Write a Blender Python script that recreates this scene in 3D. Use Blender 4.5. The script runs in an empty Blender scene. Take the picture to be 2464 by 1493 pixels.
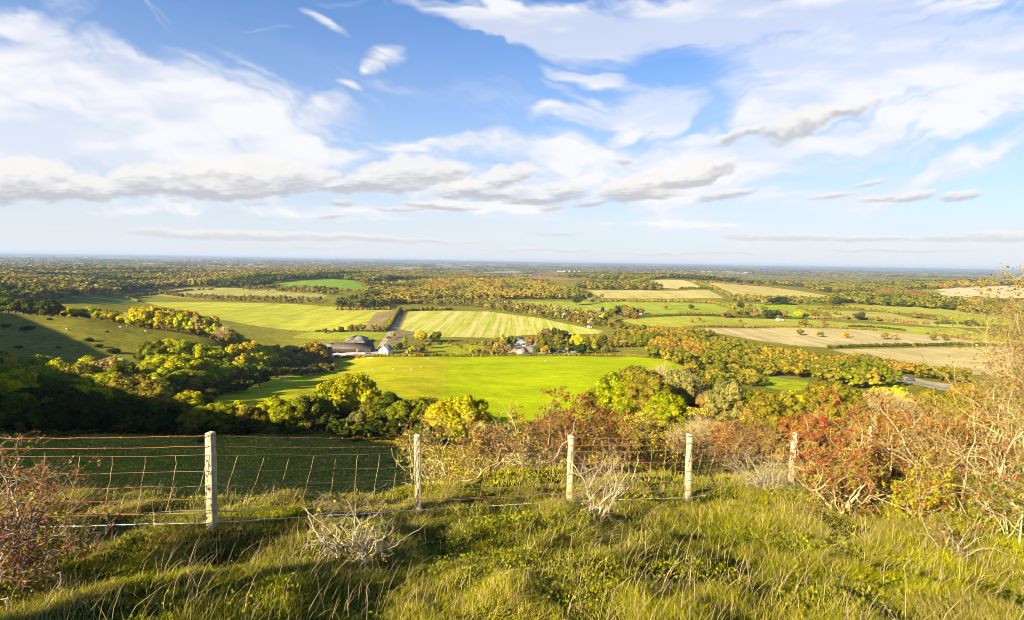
import bpy, math, random
import numpy as np
from mathutils import Vector, Matrix
R = math.radians
rng = np.random.default_rng(7)
scene = bpy.context.scene
COL = scene.collection

# ---------------------------------------------------------------- camera frame
F_PX, CX, CY = 1369.0, 1232.0, 746.5
PITCH, ROLL = R(4.86), R(0.98)
Fw = np.array([0, math.cos(PITCH), -math.sin(PITCH)])
R0 = np.array([1.0, 0, 0]); U0 = np.array([0, math.sin(PITCH), math.cos(PITCH)])
Rt = R0*math.cos(ROLL) + U0*math.sin(ROLL)
Up = U0*math.cos(ROLL) - R0*math.sin(ROLL)
EYE = np.array([0, 0, 1.6])
def ray(px, py): return Fw + Rt*((px-CX)/F_PX) - Up*((py-CY)/F_PX)
def proj(P):
    d = np.asarray(P, float) - EYE
    w = d @ Fw
    return CX + F_PX*(d @ Rt)/w, CY - F_PX*(d @ Up)/w
def hy(px): return 630 + (px-1232)*0.0171

# ---------------------------------------------------------------- noise (value noise, numpy)
_P = np.random.default_rng(3).random((256, 256))
def vnoise(x, y):
    xi = np.floor(x).astype(int); yi = np.floor(y).astype(int)
    fx = x-xi; fy = y-yi
    fx = fx*fx*(3-2*fx); fy = fy*fy*(3-2*fy)
    a = _P[xi & 255, yi & 255]; b = _P[(xi+1) & 255, yi & 255]
    c = _P[xi & 255, (yi+1) & 255]; d = _P[(xi+1) & 255, (yi+1) & 255]
    return (a*(1-fx)+b*fx)*(1-fy) + (c*(1-fx)+d*fx)*fy
def fbm(x, y, o=4):
    s = 0; a = .5
    for k in range(o):
        s = s + a*vnoise(x*2**k+17*k, y*2**k+5*k); a *= .5
    return s/(1-.5**o)
def sstep(a, b, x):
    t = np.clip((x-a)/(b-a), 0, 1); return t*t*(3-2*t)

# ---------------------------------------------------------------- terrain
# control points read off the photograph: (pixel x, pixel y, distance forward)
VIS = [(500,1232,60),(500,1120,90),(500,1048,125),(500,945,240),(560,905,330),(620,868,480),(850,850,515),
 (0,1185,60),(0,1110,90),(0,1042,125),(250,1200,60),(250,1110,92),(250,1045,125),(750,1225,60),(750,1120,92),(750,1052,122),
 (0,860,270),(0,757,380),(200,770,390),(430,800,400),(530,820,400),(430,850,330),(300,868,290),(150,862,280),(200,812,330),(60,805,325),
 (700,940,260),(900,950,255),(1000,935,280),(1150,985,215),(1100,880,430),(1100,857,520),(850,863,500),(1300,857,520),
 (1100,815,640),(1100,750,960),(1100,724,1250),(850,798,670),(600,775,760),(780,738,980),(420,745,850),(340,728,1000),
 (1100,695,1700),(1250,668,2300),(500,716,1150),(560,700,1350),(780,690,1450),(740,671,1900),(200,722,850),(150,712,950),
 (0,690,1000),(0,650,2600),(400,660,2300),(700,658,2500),(1600,1145,20),(1650,985,70),(1560,990,105),(1900,1030,60),(1760,1020,60),
 (1400,900,330),(1590,870,430),(1500,860,500),(1900,925,330),(1850,905,375),(1740,892,410),(2048,884,420),(2220,920,330),
 (2100,850,520),(2250,888,430),(2000,810,650),(1700,790,700),(1800,770,850),(2300,775,860),(2000,740,1050),(2100,715,1350),
 (1850,700,1500),(1850,686,1900),(1650,680,1800),(1600,672,2100),(1700,697,1450),(2300,695,1650),(2400,685,2000),(2300,745,1050),
 (1440,768,880),(1500,755,960),(1500,728,1200),(1300,728,1200),(1440,712,1400),(1700,728,1150),(1640,693,1600),(2300,820,640)]
# hidden ground: (pixel x, distance, drop below the eye)
HID = [(0,9,4.2),(0,14,6.9),(0,20,10.2),(0,32,15.6),(500,9,4.05),(500,14,6.8),(500,20,10.2),(500,30,15.3),(500,42,20.8),(0,45,20.5),
 (1000,9,4.05),(1000,14,6.6),(1000,20,9.7),(1000,40,18.8),(1000,70,28),(1000,128,41),(1000,180,51),(1200,12,4.7),(1200,16,6.3),(1200,30,12.5),
 (1250,60,23.5),(1250,110,37),(1250,160,49),(1500,12,4.7),(1500,16,6.0),(1600,30,10.6),(1600,45,14),(1560,150,42),(1560,220,54),
 (1900,13,5.0),(1900,20,7.4),(1900,35,11.8),(1900,100,29),(1900,150,43),(1900,220,57),(2200,12,4.5),(2200,20,7.2),(2200,35,11.8),
 (2200,60,18),(2200,100,28),(2200,180,47),(2200,250,58),(2464,10,4.0),(2464,20,7.0),(2464,35,11.5),(2464,60,17),(2464,120,33),(2464,250,58),(2464,450,72),
 (500,160,48),(500,200,53),(0,160,47),(0,200,51),(250,160,48),(250,210,52),(0,520,58),(300,520,66),(500,520,80),(0,700,62),(300,650,74),
 (2464,700,76),(2464,1200,68),(1850,2600,95),(2350,3000,95),(1250,3200,95),(600,3500,92),(0,4200,92)]
for px in (-200, 400, 1000, 1600, 2200, 2664):
    HID += [(px,5000,98),(px,9000,100),(px,15000,92),(px,21000,60),(px,27000,16),(px,33000,-14),(px,45000,30)]
# ground outside the picture: (azimuth degrees, distance, drop)
OUT = [(-60,10,3.3),(-60,30,9.5),(-60,60,13),(-60,110,8),(-60,200,8),(-60,330,-2),(-60,430,-14),(-55,560,-7),(-62,660,-22),(-60,1000,20),
 (-72,10,2.3),(-72,40,3.5),(-72,90,-4),(-72,135,-8),(-72,220,-11),(-72,420,-22),(-72,900,20),
 (-90,10,1.5),(-90,40,0.4),(-90,120,-7),(-90,300,-12),(-90,900,0),
 (-120,10,.4),(-120,30,-2.0),(-120,100,-6),(-120,400,-12),(-150,10,-.6),(-150,50,-4),(-150,300,-12),
 (180,10,-1),(180,50,-5),(180,400,-12),(-180,10,-1),(-180,50,-5),(-180,400,-12),(130,10,0),(130,50,0),(130,400,-2),
 (90,10,1.8),(90,50,6),(90,200,14),(90,600,40),(60,10,3.2),(60,50,13),(60,150,34),(60,400,62),(60,1200,75),(60,3000,85)]
for az in (-180,-120,-75,75,130,180): OUT += [(az,4000,70),(az,15000,80),(az,45000,60)]
def hit_at(px, py, D):
    d = ray(px, py); return EYE + d*(D/d[1])
pts = [hit_at(*p) for p in VIS]
for px, D, drop in HID:
    py = hy(px) + drop/D*F_PX
    p = hit_at(px, py, D); pts.append(np.array([p[0], D, EYE[2]-drop]))
for az, r, drop in OUT: pts.append(np.array([r*math.sin(R(az)), r*math.cos(R(az)), EYE[2]-drop]))
pts = np.array(pts)
NEAR = lambda x, y: EYE[2] - 1.6 - .015*x - .262*y
KAZ = 3.2
pr = np.hypot(pts[:,0], pts[:,1]); pa = np.arctan2(pts[:,0], pts[:,1])
ctrl = np.c_[pa*KAZ, np.log(pr)]
val = (EYE[2]-pts[:,2])/pr
def phi(d2): return np.where(d2 > 1e-12, .5*d2*np.log(np.maximum(d2, 1e-12)), 0)
n = len(ctrl)
A = np.zeros((n+3, n+3))
A[:n,:n] = phi(((ctrl[:,None]-ctrl[None])**2).sum(-1)) + np.eye(n)*2e-3
A[:n,n] = 1; A[:n,n+1:] = ctrl; A[n,:n] = 1; A[n+1:,:n] = ctrl.T
sol = np.linalg.solve(A, np.r_[val, 0, 0, 0])
def base_z(x, y):
    r = np.hypot(x, y); a = np.arctan2(x, y)
    q = np.c_[(a*KAZ).ravel(), np.log(np.maximum(r, .3)).ravel()]
    out = np.empty(len(q))
    for k in range(0, len(q), 20000):
        b = q[k:k+20000]
        out[k:k+20000] = phi(((b[:,None]-ctrl[None])**2).sum(-1)) @ sol[:n] + sol[n] + b @ sol[n+1:]
    zf = EYE[2] - out.reshape(r.shape)*r
    zn = NEAR(x, y)
    w = sstep(8.5, 13, r)
    front = sstep(-2, 3, y)            # the slope in front of the camera is a plane, behind it the hill goes on
    zn2 = np.where(y > 0, zn, -.05*np.abs(y)*0 + EYE[2]-1.6 - .015*x - .12*y)
    z = zn2*(1-w) + zf*w
    # relief: tussocks near, terraces on the slopes, swells on the plain
    z = z + (fbm(x*1.1+9, y*1.1, 3)-.5)*.46*(1-sstep(14, 40, r))*sstep(1.5, 3.2, r)
    z = z + (fbm(x*.11+40, y*.11+7, 4)-.5)*1.3*sstep(35, 70, r)*(1-sstep(420, 520, r))*.6
    z = z + (fbm(x*.004+3, y*.004+9, 3)-.5)*9*sstep(700, 1400, r)*(1-sstep(2200,4500,r))*.5
    z = z + (fbm(x*.0004+3, y*.0004+9, 4)-.5)*34*sstep(4000, 9000, r)
    return z
az = np.r_[np.arange(-180,-60,6), np.arange(-60,-45,1), np.arange(-45,45,.11), np.arange(45,60,1), np.arange(60,180.1,6)]
az[-1] = 180
rr = np.r_[.05, np.exp(np.linspace(math.log(.6), math.log(14), 150)), np.exp(np.linspace(math.log(14), math.log(60), 80))[1:],
           np.exp(np.linspace(math.log(60), math.log(2600), 620))[1:], np.exp(np.linspace(math.log(2600), math.log(45000), 130))[1:]]
AZ, RR = np.meshgrid(R(1)*az, rr)
GX = RR*np.sin(AZ); GY = RR*np.cos(AZ)
GZ = base_z(GX, GY)
lnr = np.log(rr); azr = R(1)*az
def height(x, y):
    x = np.asarray(x, float); y = np.asarray(y, float)
    fi = np.interp(np.log(np.maximum(np.hypot(x, y), rr[0])), lnr, np.arange(len(rr)))
    fj = np.interp(np.arctan2(x, y), azr, np.arange(len(az)))
    i = np.clip(fi.astype(int), 0, len(rr)-2); j = np.clip(fj.astype(int), 0, len(az)-2)
    a = fi-i; b = fj-j
    return (GZ[i,j]*(1-a)+GZ[i+1,j]*a)*(1-b) + (GZ[i,j+1]*(1-a)+GZ[i+1,j+1]*a)*b
_T = np.exp(np.linspace(math.log(2.5), math.log(44000), 6000))
def ground_at(px, py, dmin=2.5):
    """first point of the ground on the line of sight"""
    d = ray(px, py)
    P = EYE[None] + d[None]*(_T/d[1])[:,None]
    s = P[:,2] - height(P[:,0], P[:,1])
    k = np.where((s < 0) & (_T > dmin))[0]
    if len(k) == 0: k = [len(_T)-1]
    k = max(int(k[0]), 1)
    t = s[k-1]/(s[k-1]-s[k]+1e-9); t = min(max(t, 0), 1)
    p = P[k-1]*(1-t)+P[k]*t
    return np.array([p[0], p[1], float(height(p[0], p[1]))])
def at_depth(px, D, drop=None):
    y = hy(px) + 60
    for _ in range(4):
        d = ray(px, y); x = d[0]*D/d[1]; z = float(height(x, D))
        y = proj((x, D, z))[1]
    return np.array([x, D, z])
def inpoly(x, y, poly):
    c = np.zeros(x.shape, bool); n = len(poly)
    for i in range(n):
        x1, y1 = poly[i][:2]; x2, y2 = poly[i-1][:2]
        with np.errstate(divide='ignore', invalid='ignore'):
            c ^= ((y1 > y) != (y2 > y)) & (x < (x2-x1)*(y-y1)/(y2-y1+1e-12)+x1)
    return c
def wpoly(pp, dmin=2.5): return [ground_at(a, b, dmin) for a, b in pp]

# ---------------------------------------------------------------- scene helpers
def tag(o, label=None, cat=None, group=None, kind=None):
    if label: o['label'] = label
    if cat: o['category'] = cat
    if group: o['group'] = group
    if kind: o['kind'] = kind
    return o
def mesh_np(name, V, quads=None, tris=None, attrs=None, smooth=False):
    me = bpy.data.meshes.new(name)
    V = np.asarray(V, np.float32)
    parts = []; starts = []; off = 0
    for fc, k in ((quads, 4), (tris, 3)):
        if fc is not None and len(fc):
            fc = np.asarray(fc, np.int32); parts.append(fc.ravel())
            starts.append(off + np.arange(len(fc))*k); off += len(fc)*k
    loops = np.concatenate(parts); starts = np.concatenate(starts).astype(np.int32)
    me.vertices.add(len(V)); me.vertices.foreach_set('co', V.ravel())
    me.loops.add(len(loops)); me.loops.foreach_set('vertex_index', loops)
    me.polygons.add(len(starts)); me.polygons.foreach_set('loop_start', starts)
    if smooth: me.polygons.foreach_set('use_smooth', np.ones(len(starts), bool))
    for an, (dom, arr) in (attrs or {}).items():
        at = me.attributes.new(an, 'FLOAT_COLOR', dom)
        arr = np.c_[np.asarray(arr, np.float32), np.ones(len(arr), np.float32)]
        at.data.foreach_set('color', arr.ravel())
    me.update(calc_edges=True)
    return me
def put(name, me, mats=None, parent=None, loc=None):
    o = bpy.data.objects.new(name, me); COL.objects.link(o)
    for m in (mats if isinstance(mats, (list, tuple)) else [mats]) if mats else []:
        if m.name not in [x.name for x in me.materials if x]: me.materials.append(m)
    if parent is not None: o.parent = parent
    if loc is not None: o.location = loc
    return o
def empty(name, loc, rz=0, sc=1):
    o = bpy.data.objects.new(name, None); COL.objects.link(o)
    o.location = loc; o.rotation_euler = (0, 0, rz); o.scale = (sc, sc, sc); o.empty_display_size = .2
    return o

# ---------------------------------------------------------------- materials
def mat(name):
    m = bpy.data.materials.new(name); m.use_nodes = True
    nt = m.node_tree; nt.nodes.clear()
    out = nt.nodes.new('ShaderNodeOutputMaterial')
    return m, nt, out
def N(nt, typ, **kw):
    n = nt.nodes.new(typ)
    for k, v in kw.items():
        if k.startswith('i_'): n.inputs[k[2:].replace('_', ' ')].default_value = v
        else: setattr(n, k, v)
    return n
def ramp(nt, src, stops, interp='LINEAR'):
    r = nt.nodes.new('ShaderNodeValToRGB'); nt.links.new(src, r.inputs[0])
    r.color_ramp.interpolation = interp
    e = r.color_ramp.elements
    while len(e) < len(stops): e.new(.5)
    for k, (p, c) in enumerate(stops):
        e[k].position = p; e[k].color = (*c, 1) if len(c) == 3 else c
    return r.outputs[0]
def mixc(nt, fac, a, b, mode='MIX'):
    m = nt.nodes.new('ShaderNodeMix'); m.data_type = 'RGBA'; m.blend_type = mode
    for s, v in ((m.inputs[0], fac), (m.inputs[6], a), (m.inputs[7], b)):
        if isinstance(v, bpy.types.NodeSocket): nt.links.new(v, s)
        elif isinstance(v, (int, float)): s.default_value = v
        else: s.default_value = (*v, 1)
    return m.outputs[2]
def math_(nt, op, a, b=None, c=None, clamp=False):
    m = nt.nodes.new('ShaderNodeMath'); m.operation = op; m.use_clamp = clamp
    for s, v in zip(m.inputs, (a, b, c)):
        if v is None: continue
        if isinstance(v, bpy.types.NodeSocket): nt.links.new(v, s)
        else: s.default_value = v
    return m.outputs[0]
def noise(nt, vec, scale, detail=4, rough=.55, dist=0, out=0):
    n_ = nt.nodes.new('ShaderNodeTexNoise'); nt.links.new(vec, n_.inputs['Vector'])
    n_.inputs['Scale'].default_value = scale; n_.inputs['Detail'].default_value = detail
    n_.inputs['Roughness'].default_value = rough; n_.inputs['Distortion'].default_value = dist
    return n_.outputs[out]
def leafmat(name, trans=.3, rough=.6, gloss=0.0):
    m, nt, out = mat(name)
    at = N(nt, 'ShaderNodeAttribute', attribute_name='col')
    oi = N(nt, 'ShaderNodeObjectInfo')
    c = mixc(nt, 1.0, at.outputs['Color'], oi.outputs['Color'], 'MULTIPLY')
    c = mixc(nt, 1.0, c, (.86, .86, .86), 'MULTIPLY')
    d = N(nt, 'ShaderNodeBsdfDiffuse'); nt.links.new(c, d.inputs[0])
    t = N(nt, 'ShaderNodeBsdfTranslucent'); nt.links.new(c, t.inputs[0])
    mx = N(nt, 'ShaderNodeMixShader'); mx.inputs[0].default_value = trans
    nt.links.new(d.outputs[0], mx.inputs[1]); nt.links.new(t.outputs[0], mx.inputs[2])
    nt.links.new(mx.outputs[0], out.inputs[0])
    return m
def plain(name, c, rough=.7, metal=0, var=.25, scale=3.0, bump=0.0):
    m, nt, out = mat(name)
    b = N(nt, 'ShaderNodeBsdfPrincipled'); b.inputs['Roughness'].default_value = rough; b.inputs['Metallic'].default_value = metal
    tc = N(nt, 'ShaderNodeTexCoord')
    f = noise(nt, tc.outputs['Object'], scale, 5)
    nt.links.new(ramp(nt, f, [(.3, tuple(x*(1-var) for x in c)), (.7, tuple(min(1, x*(1+var)) for x in c))]), b.inputs['Base Color'])
    if bump:
        bp = N(nt, 'ShaderNodeBump'); bp.inputs['Strength'].default_value = bump; nt.links.new(f, bp.inputs['Height']); nt.links.new(bp.outputs[0], b.inputs['Normal'])
    nt.links.new(b.outputs[0], out.inputs[0])
    return m
# ---------------------------------------------------------------- cloud maps (density of the veils, density and shade of the heaps)
def cloud_maps(X, Y):
    """X, Y: where each sky direction falls in the photograph's frame; returns cirrus, cumulus, shade in 0..1"""
    def aniso(ang, lx, ly, o=5, ox=0., oy=0., WX=None, WY=None):
        a = R(ang); x = X if WX is None else WX; y = Y if WY is None else WY
        return fbm((x*math.cos(a)+y*math.sin(a))/lx+ox, (-x*math.sin(a)+y*math.cos(a))/ly+oy, o)
    def ell(lst, wx, wy, p=1.0):
        tot = np.zeros(X.shape)
        for cx, cy, rx, ry, rot, wt in lst:
            m = rx*1.05+70; n_ = abs(rx*math.sin(R(rot)))+ry+60
            k = min(1., max(rx/160., .25)); a = R(-rot)
            s_ = (np.abs(X-cx) < m+130) & (np.abs(Y-cy) < n_+90)
            if not s_.any(): continue
            dx = X[s_]+(wx[s_]-X[s_])*k-cx; dy = Y[s_]+(wy[s_]-Y[s_])*k-cy
            u = (dx*math.cos(a)+dy*math.sin(a))/rx; v = (-dx*math.sin(a)+dy*math.cos(a))/ry
            tot[s_] = np.maximum(tot[s_], wt*np.clip(1-(u*u+v*v)**.75, 0, 1)**p)
        return tot
    wx = X + (fbm(X/260, Y/170, 4)-.5)*190 + (fbm(X/60+3, Y/40, 3)-.5)*46
    wy = Y + (fbm(X/230+31, Y/150+9, 4)-.5)*110 + (fbm(X/55+13, Y/30+7, 3)-.5)*30
    L = [(40,30,170,70,0,1.0),(120,170,360,100,-8,1.2),(-80,330,560,190,-4,1.4),(330,250,460,135,-14,1.3),(620,250,330,100,-24,1.25),(770,280,140,72,-18,1.3),
      (300,360,620,95,0,1.15),(650,345,330,50,-3,1.0),(200,450,500,80,0,.9),
      (1110,50,130,30,-14,1.0),(1250,62,190,55,-22,1.3),(1480,70,330,95,-6,1.5),(1730,60,420,120,0,1.4),(2100,60,560,150,10,1.2),(2420,120,300,190,20,1.1),(1850,140,130,60,-30,1.2),(2080,180,360,120,18,1.1),(2330,250,360,80,26,1.0),
      (1960,275,340,46,22,1.1),(2150,290,420,60,22,.9),(1750,330,220,20,16,.9),(2300,400,500,80,20,.50),
      (1450,185,150,22,-12,.75),(1420,240,120,18,-30,.7),(1500,215,190,24,-20,.7),(1420,290,170,40,-8,1.05),(1560,260,160,50,20,.8),(1610,300,90,40,40,.9),(1620,215,90,30,30,.5),(1520,330,120,26,20,.8),
      (1200,360,200,44,-2,1.3),(1290,362,130,46,0,1.2),(1010,355,190,30,-8,.9),(1150,340,110,22,0,.8),
      (918,140,70,40,8,.95),(885,158,34,18,30,.7),(775,45,70,13,-36,.8),(560,130,260,20,-30,.62),(380,40,200,14,-32,.4),(830,200,46,12,-18,.55),(1010,14,260,16,-5,.5),(650,62,70,6,4,.35),
      (1750,470,560,100,4,.85),(1900,420,420,75,12,1.0),(1650,420,260,60,6,.9),(1500,500,700,60,0,.5),(1250,440,260,50,0,.8),(2250,460,300,80,8,.55),(2345,400,62,9,-28,.75),(2050,385,300,14,12,.7),(2150,340,300,20,14,.6),(1180,500,400,30,0,.75),(900,500,420,40,0,.9),
      (420,505,480,34,0,.9),(250,430,700,110,0,1.15),(1100,440,560,70,4,.8),(2000,470,600,80,8,.8),(1800,380,520,70,14,1.0),(1650,345,130,14,20,.6),(960,205,110,14,-10,.25)]
    E = ell(L, wx, wy, .8)
    f1 = aniso(24, 420, 60, 6, 3, 1, wx, wy); f2 = aniso(-20, 520, 62, 6, 9, 4, wx, wy); f3 = aniso(2, 240, 60, 6, 5, 5, wx, wy)
    t = sstep(700, 1250, X); t2 = sstep(1350, 1800, X)
    fib = f1*(1-t)+f3*t; fib = fib*(1-t2)+f2*t2
    lowsky = sstep(470, 560, Y)
    fib = fib*(1-lowsky) + aniso(0, 500, 22, 5, 1, 2)*lowsky
    fine = aniso(26, 90, 9, 4, 2, 2, X+(wx-X)*.7, Y+(wy-Y)*.7)*(1-t2)+aniso(-22, 110, 10, 4, 7, 7, X+(wx-X)*.7, Y+(wy-Y)*.7)*t2
    det = (fib-.5)*2.1 + (fine-.5)*.42
    big = fbm(X/330+70, Y/90+50, 4)
    cir = sstep(-.12, 1.30, E*1.25 + det*np.clip(E*2.0+.12, 0, 1)*1.25 + (big-.5)*1.2*np.clip(E*1.5, 0, 1))
    cir = np.clip(cir*1.1, 0, 1)*(.66+.34*sstep(.28, .66, fbm(X/300+11, Y/70+22, 4)+ (fib-.5)*.6))
    veil = sstep(.46, .80, fib*.75+fine*.25)*.34
    cir = np.maximum(cir, veil*sstep(40, 300, Y)*.9)
    cir = np.maximum(cir, sstep(430, 560, Y)*.35*(.5+.8*fib))
    # heaps
    C = [(250,456,300,26,0,.85),(830,450,160,22,0,.8),(1260,462,200,20,4,.8),(70,432,190,58,-4,1.3),(-60,440,260,64,0,1.3),(200,450,110,34,-10,1.1),(120,465,240,24,0,1.1),(360,430,110,40,4,1.2),(470,422,150,46,0,1.2),(600,424,160,50,0,1.3),(700,428,110,44,0,1.15),(520,455,290,30,0,1.15),(790,425,40,20,0,.8),
      (965,418,120,50,10,1.35),(930,440,120,34,0,1.2),(1050,420,100,34,4,1.0),(1130,455,110,26,4,1.2),(1210,432,100,30,16,1.2),(1180,466,120,16,0,1.0),
      (1360,460,70,28,8,1.2),(1300,478,110,18,4,1.05),(1540,455,110,34,6,1.35),(1640,430,140,32,14,1.35),(1725,402,60,18,20,1.1),(1570,470,90,16,0,1.0),(1330,500,40,12,10,.7),(1420,488,56,12,10,.75),(1745,468,90,16,12,.8),(1090,468,60,14,0,.8),
      (1920,300,110,46,16,1.0),(2010,272,130,24,16,.9),(1800,318,120,20,20,.75),(2000,472,70,9,6,.6),(2120,478,70,12,6,.7),(2200,474,66,15,8,.85),(2090,441,60,9,14,.6),(2310,473,62,16,8,1.0),(822,489,36,12,0,.75),(1060,496,110,13,-3,.85),(960,506,80,8,0,.6),(800,522,46,7,4,.6),(612,491,36,7,0,.5),(432,485,34,8,0,.5),
      (370,558,76,13,0,1.1),(470,563,160,16,0,1.1),(640,568,220,15,-2,1.0),(850,573,230,12,-3,.9),(1040,580,170,6,-4,.7),(1800,572,80,12,0,1.0),(1920,573,150,13,0,1.0),(2090,577,180,10,0,.9),(2280,574,90,12,0,.95),(2400,570,130,17,0,1.1),(1340,563,90,9,0,.55),(1300,602,220,8,0,.5),(1640,612,300,7,0,.5),(2150,603,260,7,0,.6),(700,596,300,8,0,.35),(1500,388,32,12,0,.6),(150,556,120,5,0,.35)]
    sc = np.clip((620-Y)/200, .32, 1)          # heaps shrink towards the horizon
    hx = X + (fbm(X/70/1, Y/40+3, 4)-.5)*60*sc; hyy = Y + (fbm(X/60+8, Y/36+8, 4)-.5)*42*sc
    H = ell(C, hx, hyy, .75)
    bil = 1-np.abs(fbm(X/46/np.sqrt(sc), Y/30/sc, 5)*2-1); bf = fbm(X/20+4, Y/13/sc+4, 4)
    h2 = H + (bil-.55)*.55 + (bf-.5)*.5
    cum = sstep(.02, .85, h2)*(H > .0)*sstep(0, .30, H)
    dy = 16*sc
    Hd = ell(C, hx, hyy+dy, .75); Hu = ell(C, hx+8, hyy-dy, .75)
    shade = np.clip(sstep(-.55, .75, (Hu-Hd)*1.25 + (bf-.5)*.8 + (.62-bil)*.55 + .02 + .25*sstep(440, 520, Y)), 0, 1)*(1-.25*sstep(525, 560, Y))
    cum = cum*.84*(.75+.25*sstep(.1, .6, H))*(1-.35*sstep(525, 560, Y))
    return cir, cum, shade
# ---------------------------------------------------------------- light, sky, camera
SUN_EL, SUN_AZ = R(21), R(-133)          # azimuth clockwise from the view direction
sv = Vector((math.sin(SUN_AZ)*math.cos(SUN_EL), math.cos(SUN_AZ)*math.cos(SUN_EL), math.sin(SUN_EL)))
sl = bpy.data.lights.new('sun', 'SUN'); sl.energy = 5.0; sl.angle = R(.5); sl.color = (1, .86, .55)
so = bpy.data.objects.new('sun', sl); COL.objects.link(so)
so.rotation_euler = (-sv).to_track_quat('-Z', 'Y').to_euler(); so.location = (-30, -20, 40)
cam = bpy.data.cameras.new('camera'); cam.lens = 36*F_PX/2464; cam.sensor_width = 36; cam.sensor_fit = 'HORIZONTAL'
cam.clip_start = .05; cam.clip_end = 120000
co = bpy.data.objects.new('camera', cam); COL.objects.link(co)
co.matrix_world = Matrix(((Rt[0], Up[0], -Fw[0], EYE[0]), (Rt[1], Up[1], -Fw[1], EYE[1]), (Rt[2], Up[2], -Fw[2], EYE[2]), (0,0,0,1)))
scene.camera = co
scene.view_settings.view_transform = 'Standard'; scene.view_settings.look = 'None'
scene.view_settings.exposure = 1.8; scene.view_settings.gamma = 1
scene.render.engine = 'CYCLES'
scene.cycles.use_denoising = True; scene.cycles.max_bounces = 5; scene.cycles.volume_bounces = 0
scene.cycles.diffuse_bounces = 3; scene.cycles.transmission_bounces = 3; scene.cycles.use_adaptive_sampling = True
scene.cycles.adaptive_threshold = .01; scene.cycles.filter_width = .95

w = bpy.data.worlds.new('World'); scene.world = w; w.use_nodes = True
nt = w.node_tree; nt.nodes.clear()
wo = nt.nodes.new('ShaderNodeOutputWorld'); bg = nt.nodes.new('ShaderNodeBackground'); bg.inputs[1].default_value = .075
sky = nt.nodes.new('ShaderNodeTexSky'); sky.sky_type = 'NISHITA'; sky.sun_disc = False
sky.sun_elevation = SUN_EL; sky.sun_rotation = SUN_AZ; sky.altitude = 150; sky.air_density = 1.0; sky.dust_density = .6; sky.ozone_density = 2.0
tc = nt.nodes.new('ShaderNodeTexCoord')
sep = nt.nodes.new('ShaderNodeSeparateXYZ'); nt.links.new(tc.outputs['Generated'], sep.inputs[0])
azn = math_(nt, 'ARCTAN2', sep.outputs[0], sep.outputs[1]); eln = math_(nt, 'ARCSINE', sep.outputs[2])
# cloud densities computed once over the part of the sky in front, wrapped round the world by direction
IW, IH, AZM, ELM = 1440, 560, R(56), R(40)
ga, ge_ = np.meshgrid(np.linspace(-AZM, AZM, IW), np.linspace(R(-1), ELM, IH))
dx_, dy_, dz_ = np.sin(ga)*np.cos(ge_), np.cos(ga)*np.cos(ge_), np.sin(ge_)
ww = dx_*Fw[0]+dy_*Fw[1]+dz_*Fw[2]
PX = CX+F_PX*(dx_*Rt[0]+dy_*Rt[1]+dz_*Rt[2])/ww; PY = CY-F_PX*(dx_*Up[0]+dy_*Up[1]+dz_*Up[2])/ww
m1, m2, m3 = cloud_maps(PX, PY)
edge = sstep(AZM, R(49), np.abs(ga))*0 + (1-sstep(R(49), R(55), np.abs(ga)))*(1-sstep(R(33), R(39), ge_))
m1 = m1*edge+.08*(1-edge); m2 = m2*edge
img = bpy.data.images.new('cloud_density', IW, IH, float_buffer=True, is_data=True)
buf = np.ones((IH, IW, 4), np.float32); buf[..., 0] = m1; buf[..., 1] = m2; buf[..., 2] = m3
img.pixels.foreach_set(buf.ravel()); img.pack()
uu = math_(nt, 'MULTIPLY_ADD', azn, .5/AZM, .5, clamp=True); vv_ = math_(nt, 'MULTIPLY_ADD', eln, 1/(ELM+R(1)), R(1)/(ELM+R(1)), clamp=True)
cmb = nt.nodes.new('ShaderNodeCombineXYZ'); nt.links.new(uu, cmb.inputs[0]); nt.links.new(vv_, cmb.inputs[1])
it = nt.nodes.new('ShaderNodeTexImage'); it.image = img; it.extension = 'EXTEND'; it.interpolation = 'Cubic'; nt.links.new(cmb.outputs[0], it.inputs[0])
s3 = nt.nodes.new('ShaderNodeSeparateColor'); nt.links.new(it.outputs[0], s3.inputs[0])
cirr, cum, shd = s3.outputs[0], s3.outputs[1], s3.outputs[2]
EXPO = 1
skyc = mixc(nt, 1.0, sky.outputs[0], (.47, .60, .79), 'MULTIPLY')
hsv = N(nt, 'ShaderNodeHueSaturation'); nt.links.new(skyc, hsv.inputs['Color']); hsv.inputs['Saturation'].default_value = 1.2; hsv.inputs['Value'].default_value = 1.0
skyc = hsv.outputs[0]
# pale air near the horizon
hz = math_(nt, 'POWER', math_(nt, 'SUBTRACT', 1.0, math_(nt, 'ABSOLUTE', math_(nt, 'MULTIPLY', eln, 1.2, clamp=True)), clamp=True), 3.0)
skyc = mixc(nt, math_(nt, 'MULTIPLY', hz, .96), skyc, (3.15, 3.3, 3.45))
WHITE = (3.75, 3.8, 4.1)
s1 = mixc(nt, math_(nt, 'MULTIPLY', cirr, .95), skyc, mixc(nt, math_(nt, 'MULTIPLY', cirr, cirr), (3.15, 3.22, 3.55), (3.75, 3.75, 3.82)))
s2 = mixc(nt, cum, s1, mixc(nt, shd, (3.75, 3.65, 3.5), (2.15, 2.15, 2.3)))
nt.links.new(s2, bg.inputs[0]); nt.links.new(bg.outputs[0], wo.inputs[0])
w.cycles.sampling_method = 'MANUAL'; w.cycles.sample_map_resolution = 512

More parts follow.
